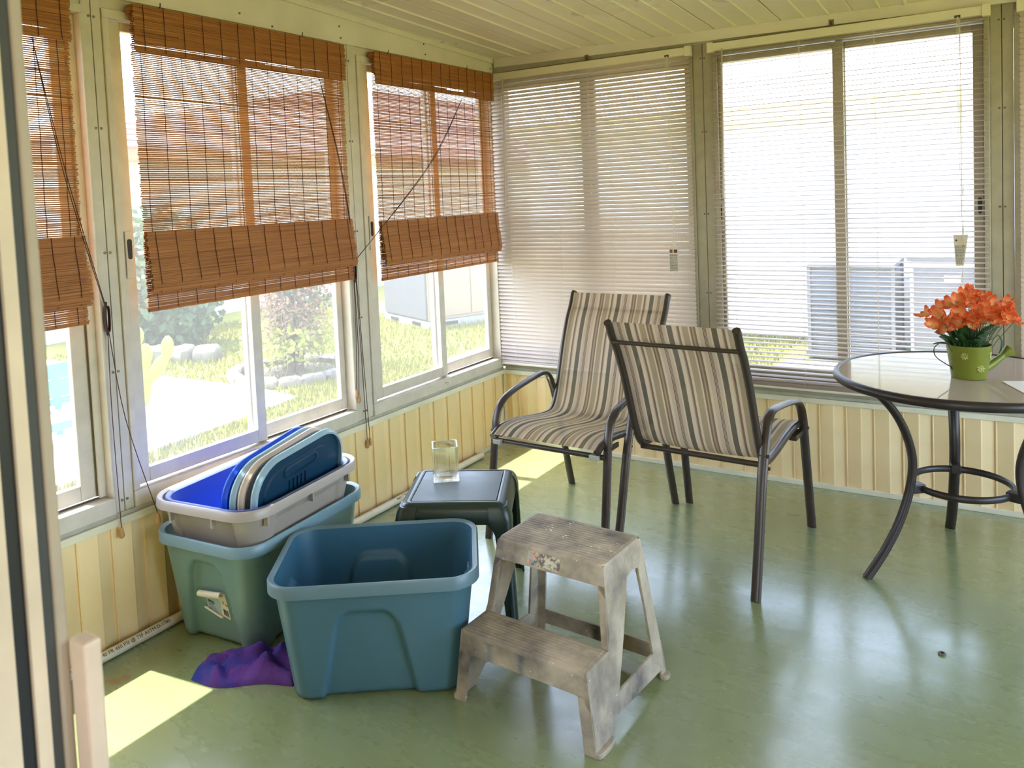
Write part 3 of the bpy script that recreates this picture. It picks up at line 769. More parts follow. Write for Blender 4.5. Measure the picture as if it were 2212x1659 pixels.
# pale ladder-shaped strip inside the right end of the open tote
q = MB(); 
for k in range(6): q.box((0.272, -0.075, 0.262 + k * 0.011), (0.2745, -0.050, 0.2655 + k * 0.011))
q.box((0.272, -0.078, 0.258), (0.2745, -0.075, 0.327)); q.box((0.272, -0.050, 0.258), (0.2745, -0.047, 0.327))
q.build('ladder_strip', simple('pale_blue_plastic', (176, 204, 220), 0.4), T1)
TB = (0.262, -2.02, 0.0); TBr = math.radians(90) + 0.087
T2 = make_tote(TB, TBr, (0.312, 0.226, 0.372, 0.250, 0.176, 0.055, 0.075), (M_sage, M_sage_rim, M_sage), 'grey-green storage tote with a torn label, under the grey tote by the wall', rec_back)
TG = (0.270, -2.036, 0.0); TGr = math.radians(90) + 0.115
T3 = make_tote(TG, TGr, (0.304, 0.232, 0.455, 0.175, 0.138, 0.05, 0.085), (M_grey, M_grey_rim, M_grey), 'taupe grey storage tote nested in the grey-green tote, full of lids', rec_grey, z0=0.032, rimw=0.016, rimh=0.024)
for (x, y) in ((-0.296, 0.115), (-0.296, -0.065), (-0.22, -0.222), (0.0, -0.222), (0.2, -0.222)):
    q = MB()
    if abs(x) > 0.25: q.box((x - 0.004, y - 0.004, 0.425), (x + 0.012, y + 0.004, 0.459))
    else: q.box((x - 0.004, y - 0.004, 0.425), (x + 0.004, y + 0.012, 0.459))
    q.build('rim_rib', M_grey, T3)
T4 = make_tote((0.270, -2.036, 0.0), TGr, (0.284, 0.213, 0.438, 0.166, 0.128, 0.05, 0.080), (M_blue, M_blue, M_blue), 'cobalt blue storage tote nested inside the taupe grey tote', lambda k, u, z, s: 0.006 * sstep(0.20, 0.19, abs(u)) * sstep(0.30, 0.29, z), z0=0.046, rimw=0.016, rimh=0.018)

# torn product label on the grey-green tote
M_label = simple('label_paper', (232, 226, 210), 0.6, var=0.02, trans=0.1); M_labelblue = simple('label_blue', (168, 190, 206), 0.5, var=0.03); M_labelred = simple('label_red', (150, 36, 40), 0.5)
lab = empty('peeling_label'); lab.parent = T2; lab['label'] = 'torn white and blue paper label with a bar code'
xl = -0.2745; slope = (0.297 - 0.250) / 0.372
def LP(u, z, off=0.0):     # a point on the recessed short end: u to the viewer's right, z up
    x = -(0.250 + (0.312 - 0.015 - 0.250) * z / 0.372) + 0.020 - 0.0012 - off
    return Vector((x, -u, z))
q = MB()
N = 8
outl = [(-0.036, 0.168), (0.052, 0.182), (0.060, 0.125), (0.062, 0.090), (0.030, 0.098), (-0.034, 0.120)]
q.add([LP(u, z) for u, z in outl] + [LP(u, z, -0.0006) for u, z in outl], [tuple(range(6)), tuple(reversed(range(6, 12)))] + [(i, (i + 1) % 6, 6 + (i + 1) % 6, 6 + i) for i in range(6)])
q.build('backing', M_label, lab)
q = MB(); q.add([LP(u, z, 0.0005) for u, z in [(-0.034, 0.166), (-0.012, 0.168), (0.010, 0.160), (0.026, 0.150), (0.026, 0.102), (-0.002, 0.110), (-0.032, 0.122)]], [tuple(range(7))]); q.build('blue_panel', M_labelblue, lab)
q = MB(); q.add([LP(u, z, 0.0009) for u, z in [(-0.006, 0.1645), (-0.004, 0.1675), (0.016, 0.1565), (0.014, 0.1535)]], [(0, 1, 2, 3)]); q.add([LP(u, z, 0.0009) for u, z in [(0.047, 0.141), (0.047, 0.145), (0.058, 0.139), (0.058, 0.135)]], [(0, 1, 2, 3)]); q.build('red_line', M_labelred, lab)
q = MB()
for u0, w in ((0.036, .004), (0.0415, .0015), (0.0445, .003), (0.0495, .0012), (0.052, .002), (0.0555, .001)): q.add([LP(u, z, 0.0009) for u, z in [(u0, 0.126 - (u0 - .036) * .3), (u0 + w, 0.126 - (u0 - .036) * .3), (u0 + w + .001, 0.104 - (u0 - .036) * .3), (u0 + .001, 0.104 - (u0 - .036) * .3)]], [(0, 1, 2, 3)])
for a, b, c, d in ((-0.030, -0.002, 0.148, 0.1445), (-0.030, -0.002, 0.1385, 0.137), (-0.030, -0.0275, 0.148, 0.137), (-0.004, -0.002, 0.148, 0.137), (-0.026, -0.014, .1445, .142), (-0.011, -0.006, .143, .1395)):
    q.add([LP(u, z - (u + .03) * .18, 0.0009) for u, z in [(a, c), (b, c), (b, d), (a, d)]], [(0, 1, 2, 3)])
q.build('bar_code', M_print, lab)
q = MB()
for i in range(5): q.add([LP(u, z - (u + .03) * .18, 0.0009) for u, z in [(-0.028, 0.134 - i * .0045), (-0.006 + 0.004 * (i % 3) + i * .003, 0.134 - i * .0045), (-0.006 + 0.004 * (i % 3) + i * .003, 0.1322 - i * .0045), (-0.028, 0.1322 - i * .0045)]], [(0, 1, 2, 3)])
q.build('small_print', simple('label_dim_print', (110, 132, 160), 0.5), lab)
q = MB(); P = []
for k in range(13):
    a = math.radians(-80 + 330 * k / 12); rr = 0.0125 - 0.0004 * k
    P.append((rr * math.cos(a) + 0.012, rr * math.sin(a)))
loops = []
for u, sk in ((-0.050, 0.0), (0.0, 0.0), (0.050, 0.004)):
    loops.append([LP(u, 0.176 + b + u * 0.10, a) for a, b in P])
q.loft(loops, False, False, closed=False); q.build('curl', M_label, lab, smooth=60)
q = MB(); P = []
for k in range(9):
    a = math.radians(60 - 250 * k / 8); P.append((0.0045 * math.cos(a) + 0.004, 0.0045 * math.sin(a)))
q.loft([[LP(u, 0.118 - (u + .04) * 0.33 + b, a) for a, b in P] for u in (-0.042, 0.0, 0.03)], False, False, closed=False); q.build('lower_curl', M_label, lab, smooth=60)
q = MB()
for rr, mi in ((0.0085, 0), (0.005, 1)):
    q.add([LP(0.040 + rr * 0.85 * math.cos(a * math.pi / 8), 0.148 + rr * 1.25 * math.sin(a * math.pi / 8), 0.0010 + 0.0004 * mi) for a in range(16)], [tuple(range(16))], mi)
q.build('round_seal', [M_label, simple('label_grey', (130, 150, 146), 0.5)], lab)

# lids standing on end in the nested totes
def lid(x, y, label, mp, mr, spin, lean, hw=0.228, hh=0.275, zc=0.352):
    root = empty('tote_lid', (x, y, zc)); tag(root, label, 'lid', 'lids standing in the top tote')
    A = Matrix.Rotation(0.115, 4, 'Z') @ Matrix.Rotation(lean, 4, 'Y')
    B = Matrix.Rotation(spin, 4, 'X')
    # local plane: u -> +y, v -> +z, normal -> +x
    def T(p): return A @ B @ Vector((p[2], p[0], p[1]))
    q = MB(T)
    q.loft([rrect(hw - .012, hh - .012, 0.105, -0.0035), rrect(hw - .012, hh - .012, 0.105, 0.0), rrect(hw - .05, hh - .05, 0.085, 0.0), rrect(hw - .054, hh - .054, 0.082, 0.005), rrect(hw - .09, hh - .09, 0.06, 0.005)], True, True); q.build('panel', mp, root, smooth=40)
    q = MB(T)
    q.loft([rrect(hw - .013, hh - .013, 0.105, -0.003, n=9), rrect(hw - .013, hh - .013, 0.105, 0.013, n=9), rrect(hw - .006, hh - .006, 0.11, 0.013, n=9), rrect(hw - .003, hh - .003, 0.113, 0.002, n=9), rrect(hw, hh, 0.115, -0.001, n=9), rrect(hw, hh, 0.115, -0.006, n=9), rrect(hw - .008, hh - .008, 0.108, -0.0065, n=9), rrect(hw - .013, hh - .013, 0.105, -0.003, n=9)], False, False); q.build('rim', mr, root, smooth=35)
    q = MB(T)
    lp = rrect(0.085, 0.020, 0.019, 0.0, n=5, cy_=hh - 0.078)
    q.loft([[Vector((p.x, p.y, z)) for p in rrect(0.085 - i, 0.020 - i, 0.018, z, n=5, cy_=hh - 0.075)] for i, z in ((0, -0.001), (0, 0.008), (0.006, 0.010), (0.008, 0.004))], False, True)
    for k in range(5): q.box((-0.06 + k * 0.020, hh - 0.145, 0.004), (-0.054 + k * 0.020, hh - 0.108, 0.011))
    q.build('handle_ridge', mp, root, smooth=40)
    return root
M_navy = simple('dark_teal_plastic', (22, 58, 84), 0.32, var=0.03); M_lidblue = simple('bright_blue_plastic', (22, 84, 214), 0.3, var=0.02)
M_lidrim = simple('powder_blue_plastic', (150, 180, 196), 0.33, var=0.02); M_beige = simple('beige_plastic', (206, 188, 170), 0.4, var=0.02)
lid(0.412, -2.004, 'dark teal tote lid with a pale blue rim, nearest of the standing lids', M_navy, M_lidrim, math.radians(5), math.radians(9))
lid(0.366, -2.012, 'beige tote lid standing between the pale blue rimmed lids', M_beige, M_beige, math.radians(7), math.radians(9))
lid(0.340, -2.020, 'navy tote lid with a pale blue rim standing behind the beige lid', M_navy, M_lidrim, math.radians(8), math.radians(9))
lid(0.310, -2.028, 'bright blue tote lid, hindmost of the standing lids', M_lidblue, M_lidblue, math.radians(8), math.radians(9))

# ------------------------------------------------------------------ two-step plastic stool
def stool_mat():
    t = NT('stained_grey_plastic')
    a = t.noise(5.5, 5, 0.6); b = t.noise(7.5, 4, 0.6); w = t.noise(70, 2, 0.5); st = t.noise(9, 6, 0.7, stretch=(1, 1, 0.25))
    c = t.ramp(a, [(0.3, (158, 144, 122)), (0.5, (182, 168, 146)), (0.7, (198, 184, 164))])
    c = t.mix(t.math('MULTIPLY', t.ramp(b, [(0.40, (0, 0, 0, 1)), (0.74, (1, 1, 1, 1))]), 0.85), c, lin((64, 60, 70)))
    c = t.mix(t.math('MULTIPLY', t.ramp(st, [(0.56, (0, 0, 0, 1)), (0.70, (1, 1, 1, 1))]), 0.4), c, lin((150, 124, 84)))
    c = t.mix(t.ramp(w, [(0.735, (0, 0, 0, 1)), (0.75, (1, 1, 1, 1))]), c, lin((222, 216, 204)))
    t.set(c, 0.5, 0, 0.4); t.bump(t.noise(120, 3), 0.08); return t.m
M_stool = stool_mat()
M_stool_in = simple('stool_dark_underside', (96, 90, 92), 0.6, var=0.1)
st = empty('step_stool', (1.385, -1.916, 0.0), -0.065)
tag(st, 'worn grey plastic two-step stool with paint splashes', 'step stool')
SW = lambda z: 0.176 + 0.125 * (0.424 - z)
SP = lambda x, f, z: Vector((x, -f, z))
m = MB(); Hs, hs = 0.424, 0.212
def slab(f0, f1, z, hw, r, th, nm, notch=True):
    c = -(f0 + f1) / 2; hy = (f1 - f0) / 2
    q = MB(); q.loft([rrect(hw, hy, r, z - th, cy_=c), rrect(hw, hy, r, z - 0.006, cy_=c), rrect(hw - 0.002, hy - 0.002, r, z - 0.0015, cy_=c), rrect(hw - 0.006, hy - 0.006, r, z, cy_=c)], True, True)
    return q.build(nm, M_stool, st, smooth=40)
top = slab(-0.155, 0.066, Hs, 0.178, 0.022, 0.016, 'top_step')
low = slab(0.094, 0.222, hs, SW(hs) + 0.001, 0.014, 0.014, 'lower_step')
for (par, f0, f1, z, hw, k) in ((top, -0.146, 0.056, Hs, 0.168, 15), (low, 0.104, 0.214, hs, SW(hs) - 0.01, 9)):
    q = MB()
    for i in range(k):
        f = f0 + (f1 - f0) * (i + 0.5) / k
        q.hexa([SP(-hw, f - 0.0042, z - 0.0005), SP(hw, f - 0.0042, z - 0.0005), SP(hw, f + 0.0042, z - 0.0005), SP(-hw, f + 0.0042, z - 0.0005)],
               [SP(-hw, f - 0.0028, z + 0.0022), SP(hw, f - 0.0028, z + 0.0022), SP(hw, f + 0.0028, z + 0.0022), SP(-hw, f + 0.0028, z + 0.0022)])
    q.build('tread_ribs', M_stool, par, kind='stuff')
def apron(fz, ztop, zbot, hw0, hw1, nm, drop=0.0):
    """front or back skirt: rounded lower corners, leaning plane; fz(z) gives the plane"""
    q = MB(); N = 16; sgn = 1 if fz(ztop) > -0.05 else -1
    for (u0, u1) in [(-1 + 2 * i / N, -1 + 2 * (i + 1) / N) for i in range(N)]:
        def zb(u):
            e = 1 - abs(u); r = 0.16
            return zbot - drop * (max(0, (r - e) / r)) ** 2
        a = [SP(u * (hw0 + (hw1 - hw0) * (ztop - z) / (ztop - zbot)), fz(z) + d * sgn, z) for d in (0, -0.006) for (u, z) in ((u0, zb(u0)), (u1, zb(u1)), (u1, ztop), (u0, ztop))]
        q.hexa(a[:4], a[4:])
    return q.build(nm, M_stool, st, merge=0.0001, smooth=35)
front_up = lambda z: 0.064 + (0.100 - 0.064) * (Hs - z) / (Hs - hs)
front_lo = lambda z: 0.219 + 0.008 * (hs - z) / hs
back_f = lambda z: -0.154 - 0.046 * (Hs - z) / Hs
apron(front_up, Hs - 0.006, 0.366, 0.176, SW(0.366), 'front_skirt', 0.03)
apron(front_lo, hs - 0.004, 0.146, SW(hs), SW(0.146), 'step_skirt', 0.035)
apron(back_f, Hs - 0.006, 0.370, 0.176, SW(0.370), 'back_skirt', 0.03)
apron(back_f, 0.090, 0.040, SW(0.09), SW(0.04), 'back_crossbar', 0.0)
for s in (-1, 1):
    q = MB(); T = 0.008
    def pl(poly):
        """polygon in (f, z) -> plate of thickness T on the leaning side plane"""
        o = [SP(s * SW(z), f, z) for f, z in poly]; i = [SP(s * (SW(z) - T), f, z) for f, z in poly]
        q.loft([o, i], True, True)
    hz = lambda z: -0.054 + (0.073 + 0.054) * (0.338 - z) / (0.338 - 0.093)       # front edge of the side opening
    # column from the top step to the floor (front edge steps out at the lower tread)
    pl([(0.064, 0.418), (0.100, hs), (hz(hs), hs), (-0.050, 0.345), (-0.050, 0.418)])
    pl([(0.219, hs - 0.002), (0.2265, 0.0), (0.140, 0.0), (0.092, 0.05), (0.076, 0.09), (hz(hs), hs), (0.1, hs)])
    pl([(-0.050, 0.418), (-0.050, 0.345), (-0.085, 0.352), (-0.120, 0.345), (-0.155, 0.418)])
    pl([(-0.155, 0.418), (-0.120, 0.345), (-0.134, 0.09), (-0.166, 0.075), (-0.190, 0.07)])
    pl([(-0.190, 0.07), (-0.166, 0.075), (-0.166, 0.0), (-0.200, 0.0)])
    pl([(0.076, 0.092), (0.094, 0.042), (-0.168, 0.028), (-0.168, 0.075), (-0.130, 0.092)])
    q.build('side_panel', M_stool, st, bevel=0.0015)
    # front returns of the legs
    for (z0, z1, ff, w) in ((hs, 0.37, front_up, 0.022), (0.0, 0.15, front_lo, 0.036)):
        zs = [z1 + (z0 - z1) * i / 4 for i in range(5)]
        q = MB()
        q.loft([[SP(s * SW(z), ff(z), z), SP(s * (SW(z) - w), ff(z), z), SP(s * (SW(z) - w), ff(z) - 0.007, z), SP(s * SW(z), ff(z) - 0.007, z)] for z in zs], True, True); q.build('leg_return', M_stool, st, bevel=0.0015)
    zs = [0.375 - 0.375 * i / 5 for i in range(6)]; q = MB()
    q.loft([[SP(s * SW(z), back_f(z), z), SP(s * (SW(z) - 0.034), back_f(z), z), SP(s * (SW(z) - 0.034), back_f(z) + 0.007, z), SP(s * SW(z), back_f(z) + 0.007, z)] for z in zs], True, True)
    q.build('leg_return', M_stool, st, bevel=0.0015)
    # flared feet
    for (fc, hwid) in ((0.184, 0.044), (-0.182, 0.018)):
        lp = []; q = MB()
        for k in range(9):
            a = math.pi * k / 8
            lp.append((s * (SW(0) + 0.016 * math.sin(a) ** 0.6 - 0.002), fc + hwid * math.cos(a)))
        q.loft([[SP(x, f, z) for x, f in lp] + [SP(s * (SW(0) - 0.006), fc - hwid, z), SP(s * (SW(0) - 0.006), fc + hwid, z)] for z in (0.0, 0.014)], True, True)
        q.build('foot', M_stool, st, bevel=0.002)
    # fluted channel running down the column
    q = MB()
    for k in range(8):
        z0, z1 = 0.39 - 0.045 * k, 0.39 - 0.045 * (k + 1)
        f = lambda z: 0.02 + (0.18 - 0.02) * (0.39 - z) / 0.37
        q.hexa([SP(s * SW(z1), f(z1) - 0.004, z1), SP(s * (SW(z1) + 0.003), f(z1) - 0.001, z1), SP(s * (SW(z1) + 0.003), f(z1) + 0.001, z1), SP(s * SW(z1), f(z1) + 0.004, z1)],
               [SP(s * SW(z0), f(z0) - 0.004, z0), SP(s * (SW(z0) + 0.003), f(z0) - 0.001, z0), SP(s * (SW(z0) + 0.003), f(z0) + 0.001, z0), SP(s * SW(z0), f(z0) + 0.004, z0)])
    q.build('column_ridge', M_stool, st, merge=0.0002)
# worn sticker on the front skirt
def sticker_mat():
    t = NT('worn_sticker'); v = t.node('ShaderNodeTexVoronoi'); v.inputs['Scale'].default_value = 90; t.l.new(t.tc.outputs['Object'], v.inputs['Vector'])
    n1 = t.noise(60, 5, 0.7); n2 = t.noise(25, 3)
    c = t.ramp(n1, [(0.36, (86, 78, 84)), (0.46, (140, 128, 112)), (0.52, (206, 196, 176)), (0.70, (222, 214, 196))])
    sx = t.node('ShaderNodeSeparateXYZ'); t.l.new(t.tc.outputs['Object'], sx.inputs[0])
    left = t.ramp(t.math('MULTIPLY_ADD', sx.outputs[0], -12.0, 0.0), [(0.35, (0, 0, 0, 1)), (0.6, (1, 1, 1, 1))])
    pic = t.ramp(n2, [(0.36, (96, 88, 98)), (0.5, (150, 172, 168)), (0.58, (214, 150, 130)), (0.66, (226, 214, 200))], 'CONSTANT')
    c = t.mix(t.math('MULTIPLY', left, 0.75), c, pic); t.set(c, 0.6); t.bump(n1, 0.2, 0.001); return t.m
q = MB(); zA, zB = 0.410, 0.3735
for i in range(8):
    u0, u1 = -0.068 + 0.108 * i / 8, -0.068 + 0.108 * (i + 1) / 8
    q.hexa([SP(u0, front_up(zB) + 0.0003, zB), SP(u1, front_up(zB) + 0.0003, zB), SP(u1, front_up(zA) + 0.0003, zA), SP(u0, front_up(zA) + 0.0003, zA)],
           [SP(u0, front_up(zB) + 0.0009, zB), SP(u1, front_up(zB) + 0.0009, zB), SP(u1, front_up(zA) + 0.0009, zA), SP(u0, front_up(zA) + 0.0009, zA)])
q.build('worn_sticker', sticker_mat(), st, merge=0.0001)
q = MB(); rnd = random.Random(5)
for (x, f, n) in ((-0.02, -0.11, 5), (-0.075, -0.06, 6), (0.13, -0.02, 8), (0.14, -0.07, 6), (0.05, -0.12, 5), (0.0, -0.03, 6), (0.09, 0.02, 5)):
    for k in range(n):
        cx, cf = x + rnd.gauss(0, 0.016), f + rnd.gauss(0, 0.010); r = rnd.uniform(0.0012, 0.0038)
        q.add([SP(cx + r * rnd.uniform(.6, 1.5) * math.cos(a), cf + r * rnd.uniform(.5, 1) * math.sin(a), Hs + 0.0026) for a in [i * math.pi / 4 for i in range(8)]], [tuple(range(8))])
q.build('paint_splashes', simple('white_paint', (232, 226, 214), 0.5), top, kind='stuff')

# ------------------------------------------------------------------ dark green side table and glass
M_green = simple('dark_green_resin', (28, 46, 38), 0.33, var=0.08, scale=6, bump=0.04, bscale=200)
def green_top():
    t = NT('worn_green_top'); n = t.noise(5, 5, 0.6)
    c = t.ramp(n, [(0.35, (56, 66, 62)), (0.6, (74, 84, 80)), (0.75, (98, 106, 102))]); t.set(c, t.ramp(n, [(0.3, (0.3, 0.3, 0.3, 1)), (0.7, (0.5, 0.5, 0.5, 1))])); t.bump(t.noise(160, 3), 0.12, 0.001); return t.m
sd = empty('side_table', (0.817, -1.615, 0.0), 0.473); tag(sd, 'dark green resin side table with a glass on it', 'table')
q = MB(); q.loft([rrect(0.1465, 0.1465, 0.006, z) for z in (0.384, 0.4000)], True, True); q.build('top_panel', green_top(), sd, bevel=0.001)
q = MB()
q.loft([rrect(h, h, r, z) for h, z, r in ((0.1475, 0.388, 0.006), (0.1485, 0.3985, 0.007), (0.1500, 0.4000, 0.008), (0.160, 0.4000, 0.016), (0.173, 0.396, 0.024), (0.183, 0.386, 0.030), (0.189, 0.370, 0.034), (0.191, 0.350, 0.036), (0.192, 0.334, 0.036), (0.188, 0.334, 0.033), (0.184, 0.366, 0.030), (0.17, 0.380, 0.02), (0.1475, 0.382, 0.006))], False, False)
q.build('skirt', M_green, sd, smooth=50)
for (sx, sy) in ((1, 1), (-1, 1), (-1, -1), (1, -1)):
    loops = []
    for z, o, w in ((0.390, 0.1835, 0.062), (0.375, 0.192, 0.068), (0.345, 0.1985, 0.074), (0.333, 0.199, 0.078), (0.318, 0.199, 0.064), (0.300, 0.1995, 0.056), (0.26, 0.200, 0.052), (0.15, 0.203, 0.045), (0.0, 0.208, 0.036)):
        r = 0.026; t = 0.007; P = [(o - w, o)]
        for k in range(6):
            a = math.radians(90 - 90 * k / 5); P.append((o - r + r * math.cos(a), o - r + r * math.sin(a)))
        P += [(o, o - w), (o - t, o - w)]
        for k in range(6):
            a = math.radians(90 * k / 5); P.append((o - r + (r - t) * math.cos(a), o - r + (r - t) * math.sin(a)))
        P.append((o - w, o - t))
        loops.append([Vector((sx * x, sy * y, z)) for x, y in P])
    q = MB(); q.loft(loops, True, True); q.build('leg', M_green, sd, smooth=45)
def clear_glass():
    t = NT('clear_glass'); g = t.node('ShaderNodeBsdfGlass'); g.inputs['IOR'].default_value = 1.45; g.inputs['Roughness'].default_value = 0.0; g.inputs[0].default_value = (0.97, 0.985, 0.975, 1)
    tr = t.node('ShaderNodeBsdfTransparent'); ms = t.node('ShaderNodeMixShader'); ms.inputs[0].default_value = 0.35
    t.l.new(g.outputs[0], ms.inputs[1]); t.l.new(tr.outputs[0], ms.inputs[2]); t.l.new(ms.outputs[0], t.out.inputs[0]); return t.m
gv = empty('glass_vase', (0.7315, -1.578, 0.4005), math.radians(38)); tag(gv, 'square clear glass vase standing on the dark green side table', 'vase')
q = MB(); q.loft([rrect(0.0455, 0.0455, 0.005, 0.001), rrect(0.047, 0.047, 0.006, 0.003), rrect(0.047, 0.047, 0.006, 0.125), rrect(0.0465, 0.0465, 0.006, 0.127), rrect(0.0415, 0.0415, 0.005, 0.127), rrect(0.041, 0.041, 0.005, 0.125), rrect(0.041, 0.041, 0.006, 0.022), rrect(0.037, 0.037, 0.005, 0.018)], True, True)
q.build('body', clear_glass(), gv, smooth=40)

# ------------------------------------------------------------------ towel on the floor
def towel_mat():
    t = NT('purple_terry'); a = t.noise(9, 3); p = t.noise(260, 3, 0.7)
    c = t.ramp(a, [(0.36, (52, 66, 150)), (0.44, (84, 70, 152)), (0.54, (104, 66, 148)), (0.68, (120, 80, 160))])
    c = t.mix(t.math('MULTIPLY', p, 0.4), c, lin((40, 26, 96))); t.set(c, 0.95, 0, 0.1); t.bump(p, 0.8, 0.004); return t.m
tw = empty('towel', (0.50, -2.315, 0.0), math.radians(26)); tag(tw, 'crumpled purple and blue towel on the floor between the totes', 'towel')
q = MB(); NX, NY = 120, 66; vs = []
for j in range(NY + 1):
    for i in range(NX + 1):
        u = -1 + 2 * i / NX; v = -1 + 2 * j / NY
        x = u * 0.165; y = v * 0.085 * (0.72 + 0.28 * math.cos(u * 1.3)) + 0.012 * math.sin(u * 4)
        edge = max(0, 1 - (abs(u) ** 2.6)) * max(0, 1 - abs(v) ** 2.4)
        w = mnoise.noise(Vector((x * 9, y * 9, 1.7))) * 0.06
        r1 = 0.5 + 0.5 * math.cos(2 * (x * 13 + y * 26 + w * 30)); r2 = 0.5 + 0.5 * math.cos(2 * (x * 24 - y * 17 + 1.1 + w * 26))
        r3 = mnoise.noise(Vector((x * 22, y * 22, 4.0)))
        h = edge ** 0.42 * (0.016 + 0.030 * r1 ** 0.8 * (0.6 + 0.4 * r2) + 0.016 * r2 + 0.012 * r3 + 0.0025 * mnoise.noise(Vector((x * 140, y * 140, 2))) + 0.014 * math.exp(-((u - .55) ** 2) * 6))
        vs.append((x, y, 0.001 + max(0, h)))
W1 = NX + 1
q.add(vs, [(j * W1 + i, j * W1 + i + 1, (j + 1) * W1 + i + 1, (j + 1) * W1 + i) for j in range(NY) for i in range(NX)])
b = len(vs)
bot = [(x, y, 0.0002) for x, y, z in vs]
q.add(bot, [(j * W1 + i, (j + 1) * W1 + i, (j + 1) * W1 + i + 1, j * W1 + i + 1) for j in range(NY) for i in range(NX)])
q.build('cloth', towel_mat(), tw, smooth=80, recalc=False)

# ------------------------------------------------------------------ sling chairs
def sling_mat():
    t = NT('striped_sling')
    sx = t.node('ShaderNodeSeparateXYZ'); t.l.new(t.tc.outputs['Object'], sx.inputs[0])
    T = 0.165
    fr = t.math('FRACT', t.math('MULTIPLY_ADD', sx.outputs[0], 1 / T, 3.30))
    cream, tan, olive, brown, khaki, rose, black = (216, 198, 174), (188, 166, 140), (86, 80, 70), (122, 96, 80), (166, 148, 120), (198, 176, 156), (54, 46, 42)
    seq = [(1.3, black), (1.5, tan), (1.3, black), (1.5, tan), (1.3, black), (8, rose), (4, cream), (12, olive), (9, cream), (3, tan), (5, brown), (6, cream), (14, khaki), (4, cream), (4.5, brown), (4, khaki), (4.5, brown), (6, cream), (10, rose)]
    tot = sum(w for w, _ in seq); stops = []; a = 0
    for w, c in seq: stops.append((a / tot, c)); a += w
    col = t.ramp(fr, stops, 'CONSTANT')
    wv = t.noise(700, 2); col = t.mix(t.math('MULTIPLY', wv, 0.25), col, lin((150, 136, 116)))
    t.set(col, 0.75, 0, 0.2); t.bump(wv, 0.25, 0.0006)
    ms = t.translucent(col, 0.30)
    tr = t.node('ShaderNodeBsdfTransparent'); m2 = t.node('ShaderNodeMixShader'); m2.inputs[0].default_value = 0.10
    t.l.new(ms.outputs[0], m2.inputs[1]); t.l.new(tr.outputs[0], m2.inputs[2]); t.l.new(m2.outputs[0], t.out.inputs[0])
    return t.m
M_sling = sling_mat()
M_bronze = simple('bronze_powder_coat', (66, 56, 49), 0.32, metal=0.25, var=0.06, scale=40)
M_clip = simple('grey_clip', (168, 164, 156), 0.4)
def make_chair(loc, rz, label):
    root = empty('sling_chair', loc, rz); tag(root, label, 'chair', None)
    prof = catmull([(-0.022, 0.940), (0.006, 0.880), (0.042, 0.825), (0.092, 0.715), (0.150, 0.555), (0.180, 0.480), (0.214, 0.432), (0.262, 0.417), (0.36, 0.424), (0.50, 0.446), (0.60, 0.456), (0.665, 0.450), (0.712, 0.430)], 5)
    prof = [Vector((0, p[0], p[1])) for p in prof]
    # sling: mesh with a slight sag across
    q = MB(); NXs = 10; n = len(prof); vs = []
    for k, p in enumerate(prof):
        d = (prof[min(k + 1, n - 1)] - prof[max(k - 1, 0)]).normalized(); nr = Vector((0, -d.z, d.y))
        for i in range(NXs + 1):
            u = -1 + 2 * i / NXs; sag = 0.010 * (1 - u * u) * math.sin(math.pi * k / (n - 1))
            vs.append(Vector((u * 0.236, p.y, p.z)) + nr * (0.012 - sag))
    W = NXs + 1
    q.add(vs, [(k * W + i, k * W + i + 1, (k + 1) * W + i + 1, (k + 1) * W + i) for k in range(n - 1) for i in range(NXs)])
    q.build('sling', M_sling, root, smooth=70, recalc=False)
    for s in (-1, 1):
        q = MB(); q.tube([Vector((s * 0.242, p.y, p.z)) for p in prof], 0.0148, 0.0148, n=10); q.build('side_rail', M_bronze, root, smooth=50)
        arm = catmull([(0.735, 0.0), (0.700, 0.200), (0.662, 0.430), (0.648, 0.490), (0.622, 0.535), (0.575, 0.563), (0.49, 0.582), (0.38, 0.596), (0.29, 0.604), (0.245, 0.600), (0.212, 0.580), (0.190, 0.545), (0.165, 0.490), (0.125, 0.380), (0.075, 0.190), (0.020, 0.0)], 5)
        sp = lambda z: 0.262 + 0.006 * (1 - z / 0.6)
        q = MB(); q.tube([Vector((s * sp(z), f, z)) for f, z in [(p[0], p[1]) for p in arm]], 0.0185, 0.0105, n=12, side=(1, 0, 0)); fr = q.build('arm_and_legs', M_bronze, root, smooth=50)
        for f, z in ((0.660, 0.440), (0.150, 0.470), (0.155, 0.425)):
            q = MB(); q.tube([(s * 0.250, f, z), (s * 0.281, f, z)], 0.0035, n=8); q.tube([(s * 0.279, f, z), (s * 0.285, f, z)], 0.0065, n=8); q.build('bolt', M_bronze, fr)
        q = MB(); q.box((s * 0.225 - 0.020, 0.690, 0.398), (s * 0.225 + 0.020, 0.712, 0.418)); q.build('clip', M_clip, root, bevel=0.004)
        q = MB(); q.box((s * 0.242 - 0.006, 0.55, 0.412), (s * 0.262 + 0.004, 0.655, 0.432)); q.build('bracket', M_bronze, root, bevel=0.003)
        q = MB(); q.tube([Vector((s * 0.242, -0.030, 0.945)), Vector((s * 0.242, -0.018, 0.932))], 0.0150, n=10); q.build('end_cap', M_bronze, root, smooth=50)
    q = MB(); q.tube([(-0.262, 0.688, 0.408), (0.262, 0.688, 0.408)], 0.011, 0.009, n=10); q.build('front_bar', M_bronze, root, smooth=50)
    q = MB(); q.tube([(-0.240, 0.214, 0.414), (0.240, 0.214, 0.414)], 0.011, n=10); q.build('rear_bar', M_bronze, root, smooth=50)
    q = MB(); q.tube([(-0.24, -0.004, 0.868), (0.24, -0.004, 0.868)], 0.008, n=10); q.build('top_bar', M_bronze, root, smooth=50)
    return root
